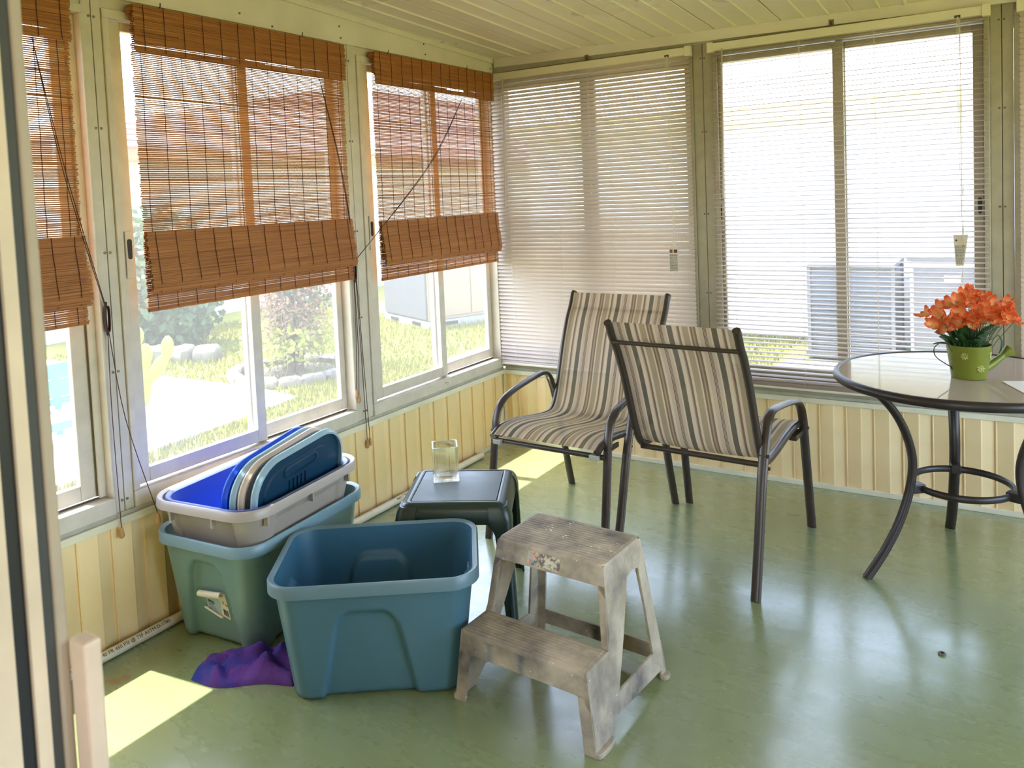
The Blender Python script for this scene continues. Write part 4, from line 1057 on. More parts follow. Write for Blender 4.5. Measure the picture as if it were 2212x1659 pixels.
make_chair((0.933, -0.452, 0.0), math.radians(178), 'striped sling chair facing the camera in the corner, its seat in view')
make_chair((1.474, -1.195, 0.0), math.radians(-3.6), 'striped sling chair seen from behind, facing the back wall')

# ------------------------------------------------------------------ round patio table
M_tmetal = simple('dark_brown_metal', (46, 38, 37), 0.36, metal=0.2, var=0.06, scale=30)
def table_glass():
    t = NT('obscure_table_glass'); n = t.noise(160, 3, 0.6)
    t.set(lin((172, 156, 144)), 0.05, 0, 0.5, 0.15); t.b.inputs['Coat Roughness'].default_value = 0.02; return t.m
tb = empty('patio_table', (2.335, -0.607, 0.0)); tag(tb, 'round patio table with an obscure glass top and dark brown metal legs', 'table')
R = 0.425
q = MB(); q.lathe([(R - 0.018, 0.706), (R - 0.018, 0.716), (0.3, 0.7165), (0.001, 0.7165)], n=72, cap0=True, cap1=False); q.lathe([(0.001, 0.7062), (R - 0.018, 0.706)], n=72, cap0=False, cap1=False)
q.build('glass_top', table_glass(), tb, smooth=40)
q = MB(); loops = []
for i in range(72):
    a = 2 * math.pi * i / 72; c, s = math.cos(a), math.sin(a)
    loops.append([Vector(((R - 0.013 + 0.014 * math.cos(b) * (1 if math.cos(b) > 0 else 0.9)) * c, (R - 0.013 + 0.014 * math.cos(b)) * s, 0.703 + 0.017 * math.sin(b))) for b in [2 * math.pi * k / 12 for k in range(12)]])
loops.append(loops[0]); q.loft(loops, False, False); q.build('rim', M_tmetal, tb, smooth=50)
lc = catmull([(0.372, 0.0), (0.306, 0.086), (0.246, 0.190), (0.204, 0.305), (0.190, 0.405), (0.206, 0.492), (0.240, 0.570), (0.285, 0.632), (0.345, 0.690)], 5)
for ang_ in (219.0, 99.0, 339.0):
    a = math.radians(ang_); d = Vector((math.cos(a), math.sin(a), 0)); sd_ = Vector((-d.y, d.x, 0))
    q = MB(); q.tube([d * p[0] + Vector((0, 0, p[1])) for p in lc], 0.019, 0.014, n=12, side=sd_); lg = q.build('leg', M_tmetal, tb, smooth=50)
    q = MB(); mt = Matrix((d, sd_, Vector((0, 0, 1)))).transposed().to_4x4(); q.box((0.150, -0.017, 0.297), (0.198, 0.017, 0.329), mat=mt); q.build('ring_bracket', M_tmetal, lg, bevel=0.003)
q = MB(); q.tube([Vector((0.162 * math.cos(2 * math.pi * i / 48), 0.162 * math.sin(2 * math.pi * i / 48), 0.313)) for i in range(48)], 0.013, 0.009, n=10, side=(0, 0, 1), closed=True); q.build('stretcher_ring', M_tmetal, tb, smooth=50)

# ------------------------------------------------------------------ watering can with artificial flowers
M_can = simple('lime_painted_tin', (112, 118, 36), 0.38, var=0.10, scale=14, metal=0.1, c2=(104, 114, 34))
M_daisy = simple('embossed_daisy_paint', (152, 156, 84), 0.4)
wc = empty('watering_can', (2.362, -0.648, 0.7167)); tag(wc, 'small lime green tin watering can with embossed daisies on the table', 'watering can')
q = MB(); q.lathe([(0.050, 0.0), (0.0545, 0.001), (0.0555, 0.004), (0.0705, 0.112), (0.0718, 0.116), (0.0718, 0.119), (0.0700, 0.1195), (0.0690, 0.116), (0.0545, 0.010), (0.050, 0.008)], n=40); q.build('body', M_can, wc, smooth=45)
Rr = Vector((0.844, 0.534, 0))         # the can's spout points this way
Dn = Vector((Rr.y, -Rr.x, 0))
q = MB(); pth = [Rr * 0.052 + Vector((0, 0, 0.026)), Rr * 0.085 + Vector((0, 0, 0.045)), Rr * 0.124 + Vector((0, 0, 0.073))]
q.tube(pth, [0.0165, 0.0135, 0.0105], [0.0165, 0.0135, 0.0105], n=14); q.build('spout', M_can, wc, smooth=50)
q = MB(); q.tube([Rr * 0.122 + Vector((0, 0, 0.0715)), Rr * 0.132 + Vector((0, 0, 0.079)), Rr * 0.146 + Vector((0, 0, 0.089)), Rr * 0.1475 + Vector((0, 0, 0.090))], [0.0105, 0.014, 0.0225, 0.0225], n=18); q.build('spout_rose', M_can, wc, smooth=40)
q = MB(); q.tube(catmull([-Rr * 0.068 + Vector((0, 0, 0.110)), -Rr * 0.078 + Vector((0, 0, 0.124)), -Rr * 0.098 + Vector((0, 0, 0.127)), -Rr * 0.120 + Vector((0, 0, 0.112)), -Rr * 0.122 + Vector((0, 0, 0.090)), -Rr * 0.108 + Vector((0, 0, 0.070)), -Rr * 0.080 + Vector((0, 0, 0.050)), -Rr * 0.064 + Vector((0, 0, 0.040)), -Rr * 0.059 + Vector((0, 0, 0.030))], 6), 0.0017, n=8); q.build('wire_handle', M_darkmetal, wc)
for (az, z, rr) in ((-0.72, 0.086, 0.0135), (0.10, 0.042, 0.0155), (0.78, 0.086, 0.0135)):
    d = (-Uv * 0 + Vector((Rr.x * math.sin(az) + Dn.x * math.cos(az), Rr.y * math.sin(az) + Dn.y * math.cos(az), 0))).normalized(); tg_ = Vector((-d.y, d.x, 0))
    if tg_.dot(Rr) < 0: tg_ = -tg_
    rad = 0.0555 + 0.015 * z / 0.112
    q = MB(); up = Vector((0, 0, 1))
    for k in range(9):
        a = 2 * math.pi * k / 9; dirv = tg_ * math.cos(a) + up * math.sin(a); sv = -tg_ * math.sin(a) + up * math.cos(a)
        lp = []
        for (u, w, h) in ((0.28, 0.10, 0.0004), (0.62, 0.24, 0.0026), (0.98, 0.10, 0.0004)):
            c = d * rad + up * z + dirv * rr * u
            off = lambda p: p + d * (-(p - up * p.z).length + rad + 0.0 if False else 0)
            lp.append([c - sv * rr * w + d * 0.0004, c + d * (0.0008 + h), c + sv * rr * w + d * 0.0004, c - d * 0.001])
        q.loft(lp, True, True)
    c = d * rad + up * z
    q.loft([[c + (tg_ * math.cos(a * math.pi / 4) + up * math.sin(a * math.pi / 4)) * r2 + d * h for a in range(8)] for r2, h in ((rr * 0.24, -0.0005), (rr * 0.24, 0.0012), (rr * 0.12, 0.002))], True, True)
    q.build('daisy_emboss', M_daisy, wc, smooth=60)

def petal_mat():
    t = NT('orange_petal'); sx = t.node('ShaderNodeSeparateXYZ'); t.l.new(t.tc.outputs['Object'], sx.inputs[0])
    n = t.noise(60, 3); f = t.math('MULTIPLY_ADD', n, 0.35, t.math('MULTIPLY', sx.outputs[0], 34.0))
    c = t.ramp(f, [(0.20, (236, 208, 150)), (0.55, (236, 176, 120)), (0.85, (230, 134, 82)), (1.05, (216, 98, 52))]); t.set(c, 0.6, 0, 0.25); t.translucent(c, 0.4); return t.m
M_petal = petal_mat(); M_stem = simple('green_stem', (62, 84, 46), 0.5); M_leaf = simple('dark_green_leaf', (54, 96, 48), 0.45, var=0.25, scale=30, trans=0.25)
fb = empty('flower_bunch', (2.362, -0.648, 0.727)); tag(fb, 'bunch of orange artificial flowers standing in the lime watering can', 'flowers')
def petal_mesh(ln, wd, cup):
    q = MB(); N = 6; vs = []
    for i in range(N + 1):
        u = i / N; w = wd * math.sin(math.pi * min(1, 0.12 + u * 0.80)) ** 0.75 * (1 if u < 0.99 else 0.75)
        for v in (-1, -0.5, 0, 0.5, 1): vs.append((ln * u, w * v, cup * ln * (u ** 1.6) * 0.6 - 0.0012 * (1 - v * v) + 0.0022 * math.sin(v * 3 + u * 4) * u))
    q.add(vs, [(i * 5 + j, i * 5 + j + 1, (i + 1) * 5 + j + 1, (i + 1) * 5 + j) for i in range(N) for j in range(4)]); return q
protos = []
rnd = random.Random(21)
pm = [petal_mesh(0.030, 0.0125, c) for c in (0.5, 1.1, 1.7)]
pmesh = []
for q in pm:
    o = q.build('petal', M_petal, None, smooth=80, recalc=False); pmesh.append(o.data); bpy.data.objects.remove(o)
q = MB(); q.lathe([(0.001, -0.006), (0.0030, -0.003), (0.0036, 0.0), (0.0024, 0.004), (0.0006, 0.007)], n=8); oc = q.build('heart', simple('flower_heart', (214, 180, 100), 0.6), None, smooth=60); cmesh = oc.data; bpy.data.objects.remove(oc)
Vw = Vector((0.536, -0.842, 0.0))     # roughly towards the room
spots = []
for (a, b, dpt) in ((-0.148, 0.085, .0), (-0.142, 0.047, .03), (-0.112, 0.052, .0), (-0.118, 0.085, .03), (-0.088, 0.10, -.02), (-0.080, 0.068, .03), (-0.092, 0.030, .02), (-0.060, 0.085, .04), (-0.050, 0.118, -.02), (-0.055, 0.055, .05), (-0.035, 0.10, .02), (-0.028, 0.072, .05), (-0.010, 0.138, -.01), (-0.005, 0.115, .02), (0.002, 0.088, .05), (0.008, 0.06, .05), (0.025, 0.125, .0), (0.032, 0.098, .04), (0.040, 0.070, .05), (0.058, 0.138, -.02), (0.066, 0.108, .02), (0.070, 0.080, .04), (0.080, 0.052, .04), (0.088, 0.118, -.02), (0.100, 0.085, .02), (0.108, 0.062, .03), (0.130, 0.098, .0), (0.138, 0.070, .02), (0.150, 0.112, -.02), (0.152, 0.046, .02), (-0.02, 0.045, .05), (-0.07, 0.04, -.04), (0.01, 0.10, -.06), (0.06, 0.07, -.06), (-0.06, 0.09, -.07), (0.10, 0.09, -.06), (-0.102, 0.07, .02), (-0.07, 0.05, .03), (-0.02, 0.06, .06), (0.018, 0.08, .06), (0.05, 0.05, .06), (0.09, 0.07, .05), (0.12, 0.08, .02), (-0.04, 0.125, .0), (0.015, 0.15, -.02), (0.045, 0.12, .01)):
    spots.append(Rr * a + Vw * dpt + Vector((0, 0, 0.142 + b * 0.92)))
for p in spots:
    fl_ = bpy.data.objects.new('flower', cmesh); COL.objects.link(fl_); fl_.parent = fb
    fl_.location = p
    dirv = (p - Vector((0, 0, 0.10))).normalized() + Vw * 0.45 + Vector((rnd.uniform(-.6, .6), rnd.uniform(-.6, .6), rnd.uniform(-.3, .5)))
    fl_.rotation_euler = dirv.to_track_quat('Z', 'Y').to_euler()
    sc = rnd.uniform(0.85, 1.12)
    for k in range(6):
        pt = bpy.data.objects.new('petal', rnd.choice(pmesh)); COL.objects.link(pt); pt.parent = fl_
        pt.rotation_euler = (0, rnd.uniform(-0.25, 0.15), 2 * math.pi * k / 6 + rnd.uniform(-.22, .22)); pt.scale = (sc, sc * rnd.uniform(.9, 1.15), sc)
    q = MB(); base = Vector((p.x * 0.18, p.y * 0.18, 0.0)); mid = base * 1.6 + Vector((p.x * .25, p.y * .25, p.z * 0.55))
    q.tube(catmull([base, mid, p - dirv.normalized() * 0.004], 5), 0.0011, n=5); q.build('stem', M_stem, fb)
def leaf_mesh(ln, wd, droop):
    q = MB(); N = 7; vs = []
    for i in range(N + 1):
        u = i / N; w = wd * math.sin(math.pi * (0.06 + 0.90 * u)) ** 0.8
        for v in (-1, -.5, 0, .5, 1): vs.append((ln * u, w * v, -droop * ln * u * u + 0.004 * abs(v) - 0.002))
    q.add(vs, [(i * 5 + j, i * 5 + j + 1, (i + 1) * 5 + j + 1, (i + 1) * 5 + j) for i in range(N) for j in range(4)]); return q
lm_ = []
for d in (0.1, 0.35, 0.6):
    o = leaf_mesh(0.075, 0.017, d).build('leaf', M_leaf, None, smooth=80, recalc=False); lm_.append(o.data); bpy.data.objects.remove(o)
for k in range(30):
    a = rnd.uniform(0, 2 * math.pi); el = rnd.uniform(0.75, 1.4); r0 = rnd.uniform(0.01, 0.05)
    o = bpy.data.objects.new('leaf', rnd.choice(lm_)); COL.objects.link(o); o.parent = fb
    o.location = (r0 * math.cos(a), r0 * math.sin(a), rnd.uniform(0.085, 0.125)); o.rotation_euler = (rnd.uniform(-.5, .5), -el, a)
o = bpy.data.objects.new('leaf', lm_[2]); COL.objects.link(o); o.parent = fb; o.location = Rr * 0.105 + Vector((0, 0, 0.135)); o.rotation_euler = (0.4, 0.75, math.atan2(Rr.y, Rr.x)); o.scale = (0.75, 0.8, 1)
q = MB(); q.tube(catmull([Vector((0.02, 0.01, 0.08)), Rr * 0.07 + Vector((0, 0, 0.115)), Rr * 0.106 + Vector((0, 0, 0.136))], 5), 0.0012, n=5); q.build('stem', M_stem, fb)

q = MB(); mt = Matrix.Rotation(math.radians(-68), 4, 'Z')
q.box((0.0, 0.0, 0.0), (0.17, 0.24, 0.0035), mat=mt); cd = q.build('paper_card', simple('white_card', (236, 232, 226), 0.5, var=0.01), bevel=0.0008)
cd.location = (2.462, -0.690, 0.7174); tag(cd, 'white folded paper lying on the glass table top', 'paper')
# stray nut on the floor
q = MB(); n6 = 6
q.loft([[Vector((r * math.cos(i * math.pi / 3), r * math.sin(i * math.pi / 3), z)) for i in range(6)] for r, z in ((0.011, 0.0003), (0.011, 0.006), (0.006, 0.006), (0.006, 0.0003), (0.011, 0.0003))], False, False)
nt = q.build('hex_nut', M_rivet); nt.location = (2.307, -1.251, 0); tag(nt, 'small rusty hexagon nut lying on the bare floor', 'nut')

# ------------------------------------------------------------------ outdoors
GZ = -0.15
m = MB(); m.box((-40, -30, GZ - 0.3), (40, 40, GZ)); g = m.build('lawn', M_lawn); g['kind'] = 'structure'
def slab(name, poly, z1, mat):
    q = MB(); q.loft([[Vector((x, y, GZ - 0.05)) for x, y in poly], [Vector((x, y, z1)) for x, y in poly]], True, True)
    o = q.build(name, mat); o['kind'] = 'structure'; return o
slab('path_1', [(-2.13, -6), (-2.13, -1.45), (-2.24, -0.86), (-2.33, 0.17), (-2.41, 0.63), (-2.97, 0.73), (-4.35, 0.69), (-7.5, 0.72), (-7.5, -6)], GZ + 0.02, M_concrete)
slab('path_2', [(0.95, 0.9), (4.6, 0.9), (4.6, 3.4), (0.85, 3.4), (0.75, 2.9)], GZ + 0.02, M_concrete)
# grass blades where the windows show the lawn
rnd = random.Random(3); q = MB()
def in_path(x, y): return (x < -2.13 - max(0, (y + 1.45)) * 0.135 and y < 0.70 and x > -7.6)
def blades(n, x0, x1, y0, y1, h, skip):
    k = 0
    while k < n:
        x = rnd.uniform(x0, x1); y = rnd.uniform(y0, y1)
        if skip(x, y): continue
        a = rnd.uniform(0, math.pi); w = 0.006 * rnd.uniform(.7, 1.6); hh = h * rnd.uniform(.5, 1.3); dx, dy = rnd.uniform(-.5, .5) * hh, rnd.uniform(-.5, .5) * hh
        q.add([(x - w * math.cos(a), y - w * math.sin(a), GZ), (x + w * math.cos(a), y + w * math.sin(a), GZ), (x + dx, y + dy, GZ + hh)], [(0, 1, 2)]); k += 1
blades(15000, -2.6, -1.2, -2.2, 2.2, 0.05, in_path)
blades(22000, -6.5, -2.2, 0.5, 4.6, 0.06, in_path)
blades(5000, -0.4, 1.3, 2.4, 4.6, 0.06, lambda x, y: x > 0.75)
o = q.build('grass', M_lawn, recalc=False); tag(o, 'sunlit lawn grass growing outside the windows', 'grass', kind='stuff')

def foliage(q, c, rad, n, size, rnd, shell=0.55, flat=False):
    for k in range(n):
        d = Vector((rnd.gauss(0, 1), rnd.gauss(0, 1), rnd.gauss(0, 1))).normalized(); r = rnd.uniform(shell, 1.0)
        bump = 1 + 0.16 * mnoise.noise(d * 2.6 + Vector((c[0], 0, 0)))
        p = Vector((c[0] + d.x * rad[0] * r * bump, c[1] + d.y * rad[1] * r * bump, c[2] + d.z * rad[2] * r * bump))
        if p.z < GZ: continue
        u = Vector((rnd.gauss(0, 1), rnd.gauss(0, 1), rnd.gauss(0, 1))).normalized(); v = u.orthogonal().normalized(); s = size * rnd.uniform(.6, 1.4)
        q.add([p - u * s * .5, p + v * s * .3, p + u * s * .6, p - v * s * .3], [(0, 1, 2, 3)])
M_bush = simple('shrub_leaves', (64, 92, 52), 0.6, var=0.25, scale=10, trans=0.2)
M_twig = simple('bark', (84, 66, 54), 0.8); M_rust = simple('russet_twigs', (132, 104, 84), 0.8, var=0.2); M_lime = simple('young_leaves', (150, 158, 66), 0.6, trans=0.3)
bs = empty('shrub', (-5.7, 1.75, GZ)); tag(bs, 'dense dark green shrub on the lawn beyond the patio', 'shrub')
q = MB(); rnd = random.Random(8)
foliage(q, (0, 0, 0.75), (0.82, 0.62, 0.85), 4200, 0.10, rnd)
q2 = MB(); [q2.add([Vector(v) for v in q.v[i * 4:i * 4 + 4]], [(0, 1, 2, 3)]) for i in range(len(q.v) // 4)]
q2.build('foliage', M_bush, bs, recalc=False)
q = MB()
for k in range(5):
    a = k * 1.26; q.tube([(0, 0, 0), (0.15 * math.cos(a), 0.15 * math.sin(a), 0.4), (0.4 * math.cos(a), 0.4 * math.sin(a), 0.95)], [0.03, 0.022, 0.01], n=6)
q.build('stems', M_twig, bs)
M_stone = simple('grey_garden_stone', (104, 98, 90), 0.9, var=0.15, scale=6, bump=0.3, bscale=15)
def stone(parent, loc, sx, sy, sz, rz, seed, name='stone'):
    rr = random.Random(seed); q = MB(); q.loft([[p + Vector((rr.uniform(-.1, .1) * sx, rr.uniform(-.1, .1) * sy, rr.uniform(-.06, .06) * sz)) for p in rrect(sx * k, sy * k, min(sx, sy) * .4, z * sz, n=2)] for k, z in ((0.85, 0.0), (1.0, 0.25), (0.97, 0.75), (0.75, 1.0))], True, True)
    o = q.build(name, M_stone, parent, smooth=40); o.location = loc; o.rotation_euler = (0, 0, rz); return o
eb = empty('stone_edging', (-5.1, 1.2, GZ)); tag(eb, 'short row of grey stones at the foot of the dense green shrub', 'stones')
for k in range(5): stone(eb, (-0.35 + 0.24 * k, -0.22 + 0.10 * k, 0), 0.13, 0.10, 0.17, rnd.uniform(-.3, .6), 40 + k)
# bare reddish tree in a ring of stones
tr = empty('bare_shrub', (-3.15, 1.30, GZ)); tag(tr, 'half bare reddish shrub inside a ring of stones', 'shrub')
q = MB(); rnd = random.Random(12)
for k in range(6):
    a = k * 1.05; q.tube([(0.05 * math.cos(a), 0.05 * math.sin(a), 0), (0.08 * math.cos(a), 0.08 * math.sin(a), 0.35), (0.22 * math.cos(a), 0.22 * math.sin(a), 0.85)], [0.045, 0.032, 0.014], n=6)
q.build('stems', M_twig, tr)
q = MB()
for k in range(620):
    a = rnd.uniform(0, 2 * math.pi); z0 = rnd.uniform(0.25, 1.15); r0 = rnd.uniform(0.02, 0.28)
    p = Vector((r0 * math.cos(a), r0 * math.sin(a), z0)); d = Vector((math.cos(a), math.sin(a), rnd.uniform(-.4, .9))).normalized(); pts = [p]
    for j in range(3):
        d = (d + Vector((rnd.uniform(-.7, .7), rnd.uniform(-.7, .7), rnd.uniform(-.6, .5)))).normalized(); pts.append(pts[-1] + d * rnd.uniform(.05, .11))
    q.tube(pts, [0.004, 0.0035, 0.003, 0.002], n=3, caps=False)
q.build('twigs', M_rust, tr, kind='stuff', recalc=False)
for nm, mt_, n, c, rd, sz in (('dry_leaves', M_rust, 3200, (0, 0, 0.95), (0.48, 0.48, 0.62), 0.04), ('dark_leaves', M_bush, 1500, (0.06, 0.05, 0.95), (0.34, 0.34, 0.55), 0.045), ('young_leaves', M_lime, 1300, (-0.03, 0.0, 0.34), (0.50, 0.50, 0.26), 0.05)):
    q = MB(); foliage(q, c, rd, n, sz, rnd, 0.2)
    for v in q.v: pass
    q2 = MB(); q2.v = [Vector(v) for v in q.v]; q2.f = q.f; q2.mi = q.mi; q2.build(nm, mt_, tr, kind='stuff', recalc=False)
er = empty('stone_ring', (-3.15, 1.28, GZ)); tag(er, 'ring of pale stones around the half bare reddish shrub', 'stones')
for k in range(16):
    a = 2 * math.pi * k / 16; stone(er, (0.52 * math.cos(a), 0.52 * math.sin(a), -0.01), 0.105, 0.06, 0.10, a + math.pi / 2, 60 + k)
q = MB(); q.lathe([(0.001, 0.03), (0.45, 0.02), (0.47, -0.02)], n=24, cap0=False, cap1=False); q.build('soil', simple('dark_soil', (70, 60, 52), 0.95), er)
# prickly pear in a pot
M_cactus = simple('cactus_green', (150, 168, 70), 0.5, var=0.12, scale=8); M_pot = simple('weathered_pot', (178, 168, 160), 0.8, var=0.1)
cp = empty('plant_pot', (-2.47, -0.70, GZ + 0.02)); tag(cp, 'weathered pale pot holding the paddle cactus outside the window', 'pot')
q = MB(); q.lathe([(0.085, 0.0), (0.115, 0.23), (0.125, 0.23), (0.125, 0.26), (0.108, 0.26), (0.104, 0.225), (0.001, 0.222)], n=20, cap1=False); q.build('body', M_pot, cp, smooth=40)
ct = empty('prickly_pear', (-2.47, -0.70, GZ + 0.245)); tag(ct, 'yellow-green paddle cactus in a pale pot outside the left window', 'cactus')
def paddle(base, up, side, w, h, t):
    q = MB(); up = Vector(up).normalized(); side = Vector(side); side = (side - up * side.dot(up)).normalized(); nr = up.cross(side); loops = []
    for i in range(11):
        v = i / 10; ww = w * (math.sin(math.pi * (0.08 + 0.90 * v)) ** 0.62) * (0.75 + 0.35 * v); tt = t * math.sin(math.pi * (0.1 + 0.86 * v)) ** 0.6
        loops.append([Vector(base) + up * h * v + side * ww * math.cos(a * math.pi / 6) + nr * tt * math.sin(a * math.pi / 6) for a in range(12)])
    q.loft(loops, True, True); return q.build('paddle', M_cactus, ct, smooth=60)
for b, u, w, h in (((0, 0, -0.02), (0.02, 0.05, 1), 0.085, 0.30), ((0, -0.02, 0.22), (0.0, -0.10, 1), 0.085, 0.26), ((0.0, 0.06, 0.16), (0.0, 0.75, 0.8), 0.06, 0.24), ((0, 0.02, 0.26), (0, 0.25, 1), 0.07, 0.18), ((0.0, 0.215, 0.29), (0, 0.10, 1), 0.058, 0.17), ((0, -0.07, 0.40), (0, -0.2, 1), 0.07, 0.16), ((0, 0.0, 0.42), (0, 0.05, 1), 0.055, 0.14)):
    paddle(b, u, (0, 1, 0), w, h, 0.018)
# turquoise bench
M_turq = simple('turquoise_paint', (70, 186, 190), 0.5, var=0.05)
be = empty('garden_bench', (-3.1, -1.5, GZ + 0.02)); tag(be, 'low turquoise painted bench on the concrete patio', 'bench')
for z0, z1, nm in ((0.40, 0.51, 'back_board'), (0.27, 0.392, 'back_board'), (0.215, 0.262, 'back_board')):
    q = MB(); q.box((-0.13, -0.75, z0), (-0.105, 0.78, z1)); q.build(nm, M_turq, be, bevel=0.004)
for k in range(3):
    q = MB(); q.box((-0.09 + 0.115 * k, -0.75, 0.165), (0.015 + 0.115 * k, 0.78, 0.188)); q.build('seat_slat', simple('bleached_board', (206, 200, 190), 0.7) if k == 0 else bpy.data.materials['bleached_board'], be, bevel=0.004)
q = MB(); q.box((0.255, -0.75, 0.13), (0.275, 0.78, 0.186)); q.build('front_rail', M_turq, be, bevel=0.003)
for (x, y) in ((0.262, 0.64), (0.262, -0.66), (-0.118, 0.64), (-0.118, -0.66)):
    q = MB(); q.box((x - 0.02, y - 0.025, 0.0), (x + 0.012, y + 0.025, 0.165 if x > 0 else 0.5)); q.build('leg', M_turq, be, bevel=0.003)
# packaged air conditioner beyond the lawn
M_acg = simple('ac_grey_sheet', (84, 86, 92), 0.5, var=0.03); M_acb = simple('ac_beige_sheet', (150, 134, 116), 0.5, var=0.03)
ac = empty('package_air_conditioner', (-3.42, 3.72, GZ), math.radians(66)); tag(ac, 'large grey and beige outdoor air conditioner with a blue badge', 'air conditioner')
q = MB(); q.box((0.02, 0.02, 0.10), (1.28, 1.18, 0.98)); q.build('cabinet', [M_acb], ac, bevel=0.01)
q = MB(); q.box((-0.004, 0.03, 0.12), (0.018, 1.17, 0.97)); q.build('end_panel', M_acg, ac, bevel=0.004)
q = MB(); q.box((0.0, 0.0, 0.98), (1.30, 1.20, 1.02)); q.build('lid', M_acb, ac, bevel=0.008)
for a_, b_ in ((0.04, 0.62), (0.64, 1.26)):
    q = MB(); q.box((a_, 0.008, 0.14), (b_, 0.02, 0.93)); q.build('door', M_acb, ac, bevel=0.004)
q = MB(); q.box((0.0, 0.0, 0.0), (1.30, 1.20, 0.098)); q.build('base_rail', simple('ac_base', (150, 154, 160), 0.5), ac)
for (x0, x1, fx) in ((0.15, 0.42, 0), (0.85, 1.12, 0), (0.18, 0.40, 1), (0.78, 1.0, 1)):
    q = MB()
    if fx == 0: q.box((x0, -0.006, 0.03), (x1, 0.006, 0.075))
    else: q.box((-0.006, x0, 0.03), (0.006, x1, 0.075))
    q.build('fork_slot', M_black, ac)
q = MB(); q.box((0.03, -0.004, 0.86), (0.36, 0.007, 0.975)); bd = q.build('badge', simple('badge_blue', (30, 48, 140), 0.4), ac)
q = MB(); q.loft([[Vector((0.085 + 0.03 * math.cos(a * math.pi / 8), y, 0.918 + 0.03 * math.sin(a * math.pi / 8))) for a in range(16)] for y in (-0.0035, -0.0055)], True, True); q.build('roundel', M_cap, bd)
text_obj('Y', 0.10, M_cap, bd, (0.13, -0.005, 0.882), (math.pi / 2, 0, 0), ext=0.001)
# condenser and pool heater outside the back windows
cn = empty('condenser_unit', (0.97, 3.62, GZ + 0.02)); tag(cn, 'dark louvered condenser outside the open mini blind', 'air conditioner')
M_acd = simple('condenser_dark', (72, 76, 80), 0.5)
q = MB(); q.box((0.02, 0.02, 0.05), (0.68, 0.70, 0.80)); q.build('core', M_acd, cn)
for k in range(16):
    q = MB(); z = 0.075 + 0.044 * k; q.hexa([(0.0, 0.0, z), (0.70, 0.0, z), (0.70, 0.72, z), (0.0, 0.72, z)], [(0.014, 0.014, z + 0.034), (0.686, 0.014, z + 0.034), (0.686, 0.706, z + 0.034), (0.014, 0.706, z + 0.034)]); q.build('louver', M_acd, cn)
q = MB(); q.box((-0.01, -0.01, 0.80), (0.71, 0.73, 0.84)); q.build('lid', M_acg, cn, bevel=0.01)
q = MB(); q.box((-0.02, -0.02, 0.0), (0.72, 0.74, 0.05)); q.build('base', M_acg, cn)
for (x, y) in ((-0.006, -0.006), (0.676, -0.006), (-0.006, 0.696), (0.676, 0.696)):
    q = MB(); q.box((x, y, 0.05), (x + 0.03, y + 0.03, 0.80)); q.build('corner_post', M_acg, cn)
hw_ = empty('utility_cabinet', (1.78, 3.72, GZ + 0.02)); tag(hw_, 'pale grey sheet metal cabinet standing right of the dark condenser', 'cabinet')
q = MB(); q.box((0.0, 0.0, 0.06), (1.15, 0.62, 0.86)); q.build('body', simple('pale_sheet', (168, 172, 178), 0.5), hw_, bevel=0.01)
q = MB(); q.box((-0.02, -0.02, 0.86), (1.17, 0.64, 0.89)); q.build('lid', M_acg, hw_, bevel=0.006)
q = MB(); q.box((0.03, -0.012, 0.1), (0.55, -0.001, 0.80)); q.build('door', M_acg, hw_, bevel=0.003)
q = MB(); q.box((0.60, -0.012, 0.1), (1.12, -0.001, 0.80)); q.build('door', M_acg, hw_, bevel=0.003)
q = MB(); q.box((0.02, 0.02, 0.0), (1.13, 0.60, 0.06)); q.build('plinth', M_acg, hw_)
q = MB(); q.box((0.26, -0.018, 0.68), (0.38, -0.0125, 0.74)); q.build('sticker', M_paper, hw_)
# neighbouring house behind the back windows
M_whitewall = simple('white_siding', (222, 222, 224), 0.7, var=0.02); M_fascia = simple('yellow_fascia', (226, 206, 150), 0.6); M_shingle = simple('pale_shingle', (176, 168, 166), 0.9, var=0.12, scale=12)
hb = empty('neighbour_house', (2.0, 4.55, GZ)); tag(hb, 'white sided neighbour house with a pale yellow fascia behind the back windows', 'house')
q = MB(); q.box((-4.4, 0.02, 0), (12, 4, 2.35)); q.build('wall', M_whitewall, hb)
for k in range(11):
    q = MB(); z = 0.04 + 0.205 * k; q.hexa([(-4.4, -0.012, z), (12, -0.012, z), (12, 0.02, z), (-4.4, 0.02, z)], [(-4.4, 0.0, z + 0.204), (12, 0.0, z + 0.204), (12, 0.02, z + 0.204), (-4.4, 0.02, z + 0.204)]); q.build('siding_board', M_whitewall, hb)
q = MB(); q.box((-4.8, -0.42, 2.215), (12.3, -0.40, 2.345)); q.build('fascia', M_fascia, hb)
q = MB(); q.box((-4.8, -0.40, 2.32), (12.3, 0.02, 2.345)); q.build('soffit', M_whitewall, hb)
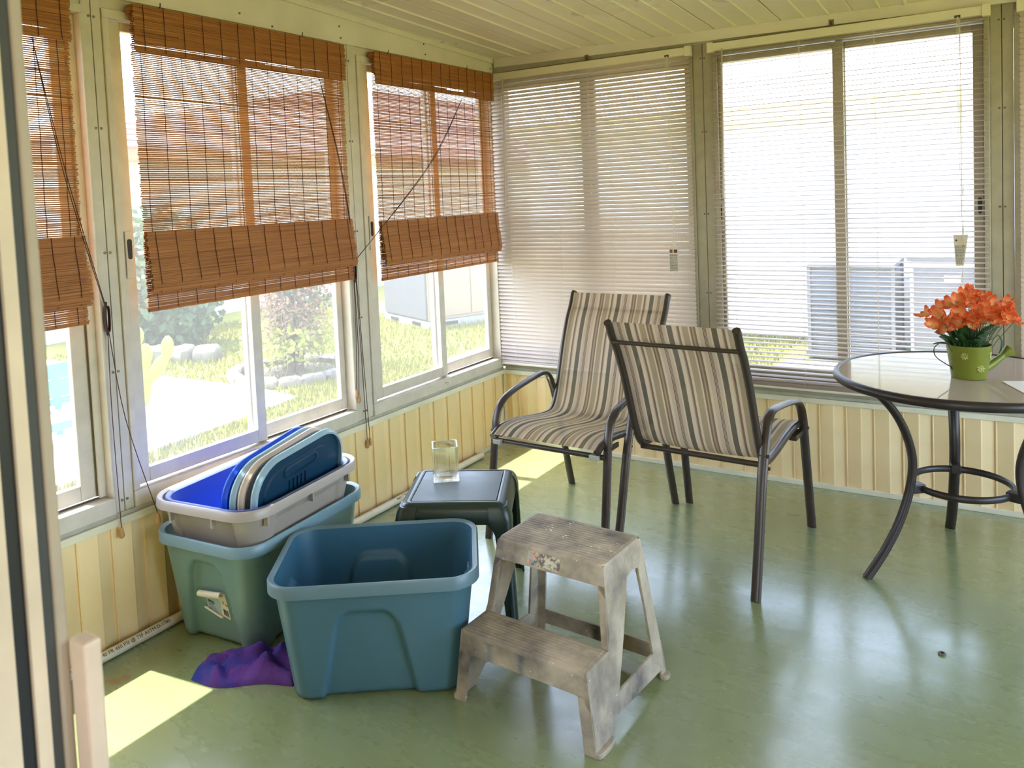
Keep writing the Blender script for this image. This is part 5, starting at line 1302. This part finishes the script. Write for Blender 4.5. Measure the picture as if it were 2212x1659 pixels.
for k in range(22):
    q = MB(); y0 = -0.45 + 0.19 * k; z0 = 2.345 + 0.07 * k; q.hexa([(-4.8, y0, z0), (12.3, y0, z0), (12.3, y0 + 0.21, z0 + 0.066), (-4.8, y0 + 0.21, z0 + 0.066)], [(-4.8, y0, z0 + 0.02), (12.3, y0, z0 + 0.02), (12.3, y0 + 0.21, z0 + 0.082), (-4.8, y0 + 0.21, z0 + 0.082)]); q.build('shingle_course', M_shingle, hb)
# house beyond the lawn on the left
M_block = simple('cream_block', (190, 184, 168), 0.8, var=0.06); M_brownroof = simple('brown_shingle', (124, 92, 82), 0.9, var=0.15, scale=10)
hl = empty('brown_roof_house', (-7.4, 4.0, GZ)); tag(hl, 'cream block house with a brown hip roof across the lawn', 'house')
q = MB(); q.box((-14.0, -3.0, 0), (-0.03, 21.6, 2.3)); q.build('wall', M_block, hl)
for k in range(11):
    q = MB(); z = 0.205 * k; q.box((-0.03, -3.0, z + 0.004), (0.012 - 0.006 * (k % 2), 21.6, z + 0.198)); q.build('block_course', M_block, hl)
q = MB(); q.box((0.40, -3.2, 2.26), (0.42, 22.0, 2.40)); q.build('fascia', simple('brown_fascia', (150, 104, 62), 0.6), hl)
q = MB(); q.box((-0.02, -3.2, 2.38), (0.40, 22.0, 2.40)); q.build('soffit', M_whitewall, hl)
NCO = 26
for k in range(NCO):
    f0, f1 = k / NCO, (k + 1) / NCO
    P = lambda f, dz: [(0.44 - 8.0 * f, -3.22 + 14.0 * f, 2.40 + 2.8 * f + dz), (0.44 - 8.0 * f, 22.0, 2.40 + 2.8 * f + dz)]
    a, b = P(f0, 0), P(f1, 0); q = MB(); q.hexa([a[0], a[1], b[1], b[0]], [(p[0], p[1], p[2] + d) for p, d in ((a[0], .03), (a[1], .03), (b[1], .008), (b[0], .008))]); q.build('shingle_course', M_brownroof, hl)
q = MB(); q.add([(0.44, -3.22, 2.40), (-15.6, -3.22, 2.40), (-7.56, 10.78, 5.2), (-7.56, 22.0, 5.2), (-15.6, 22.0, 2.4)], [(0, 2, 1), (1, 2, 3, 4)]); q.build('roof_back', M_brownroof, hl)
for (y, z) in ((-0.75, 0.55), (-0.75, 0.14)):
    q = MB(); q.box((0.0, y, z), (0.02, y + 0.36, z + 0.13)); q.build('vent', M_acg, hl)
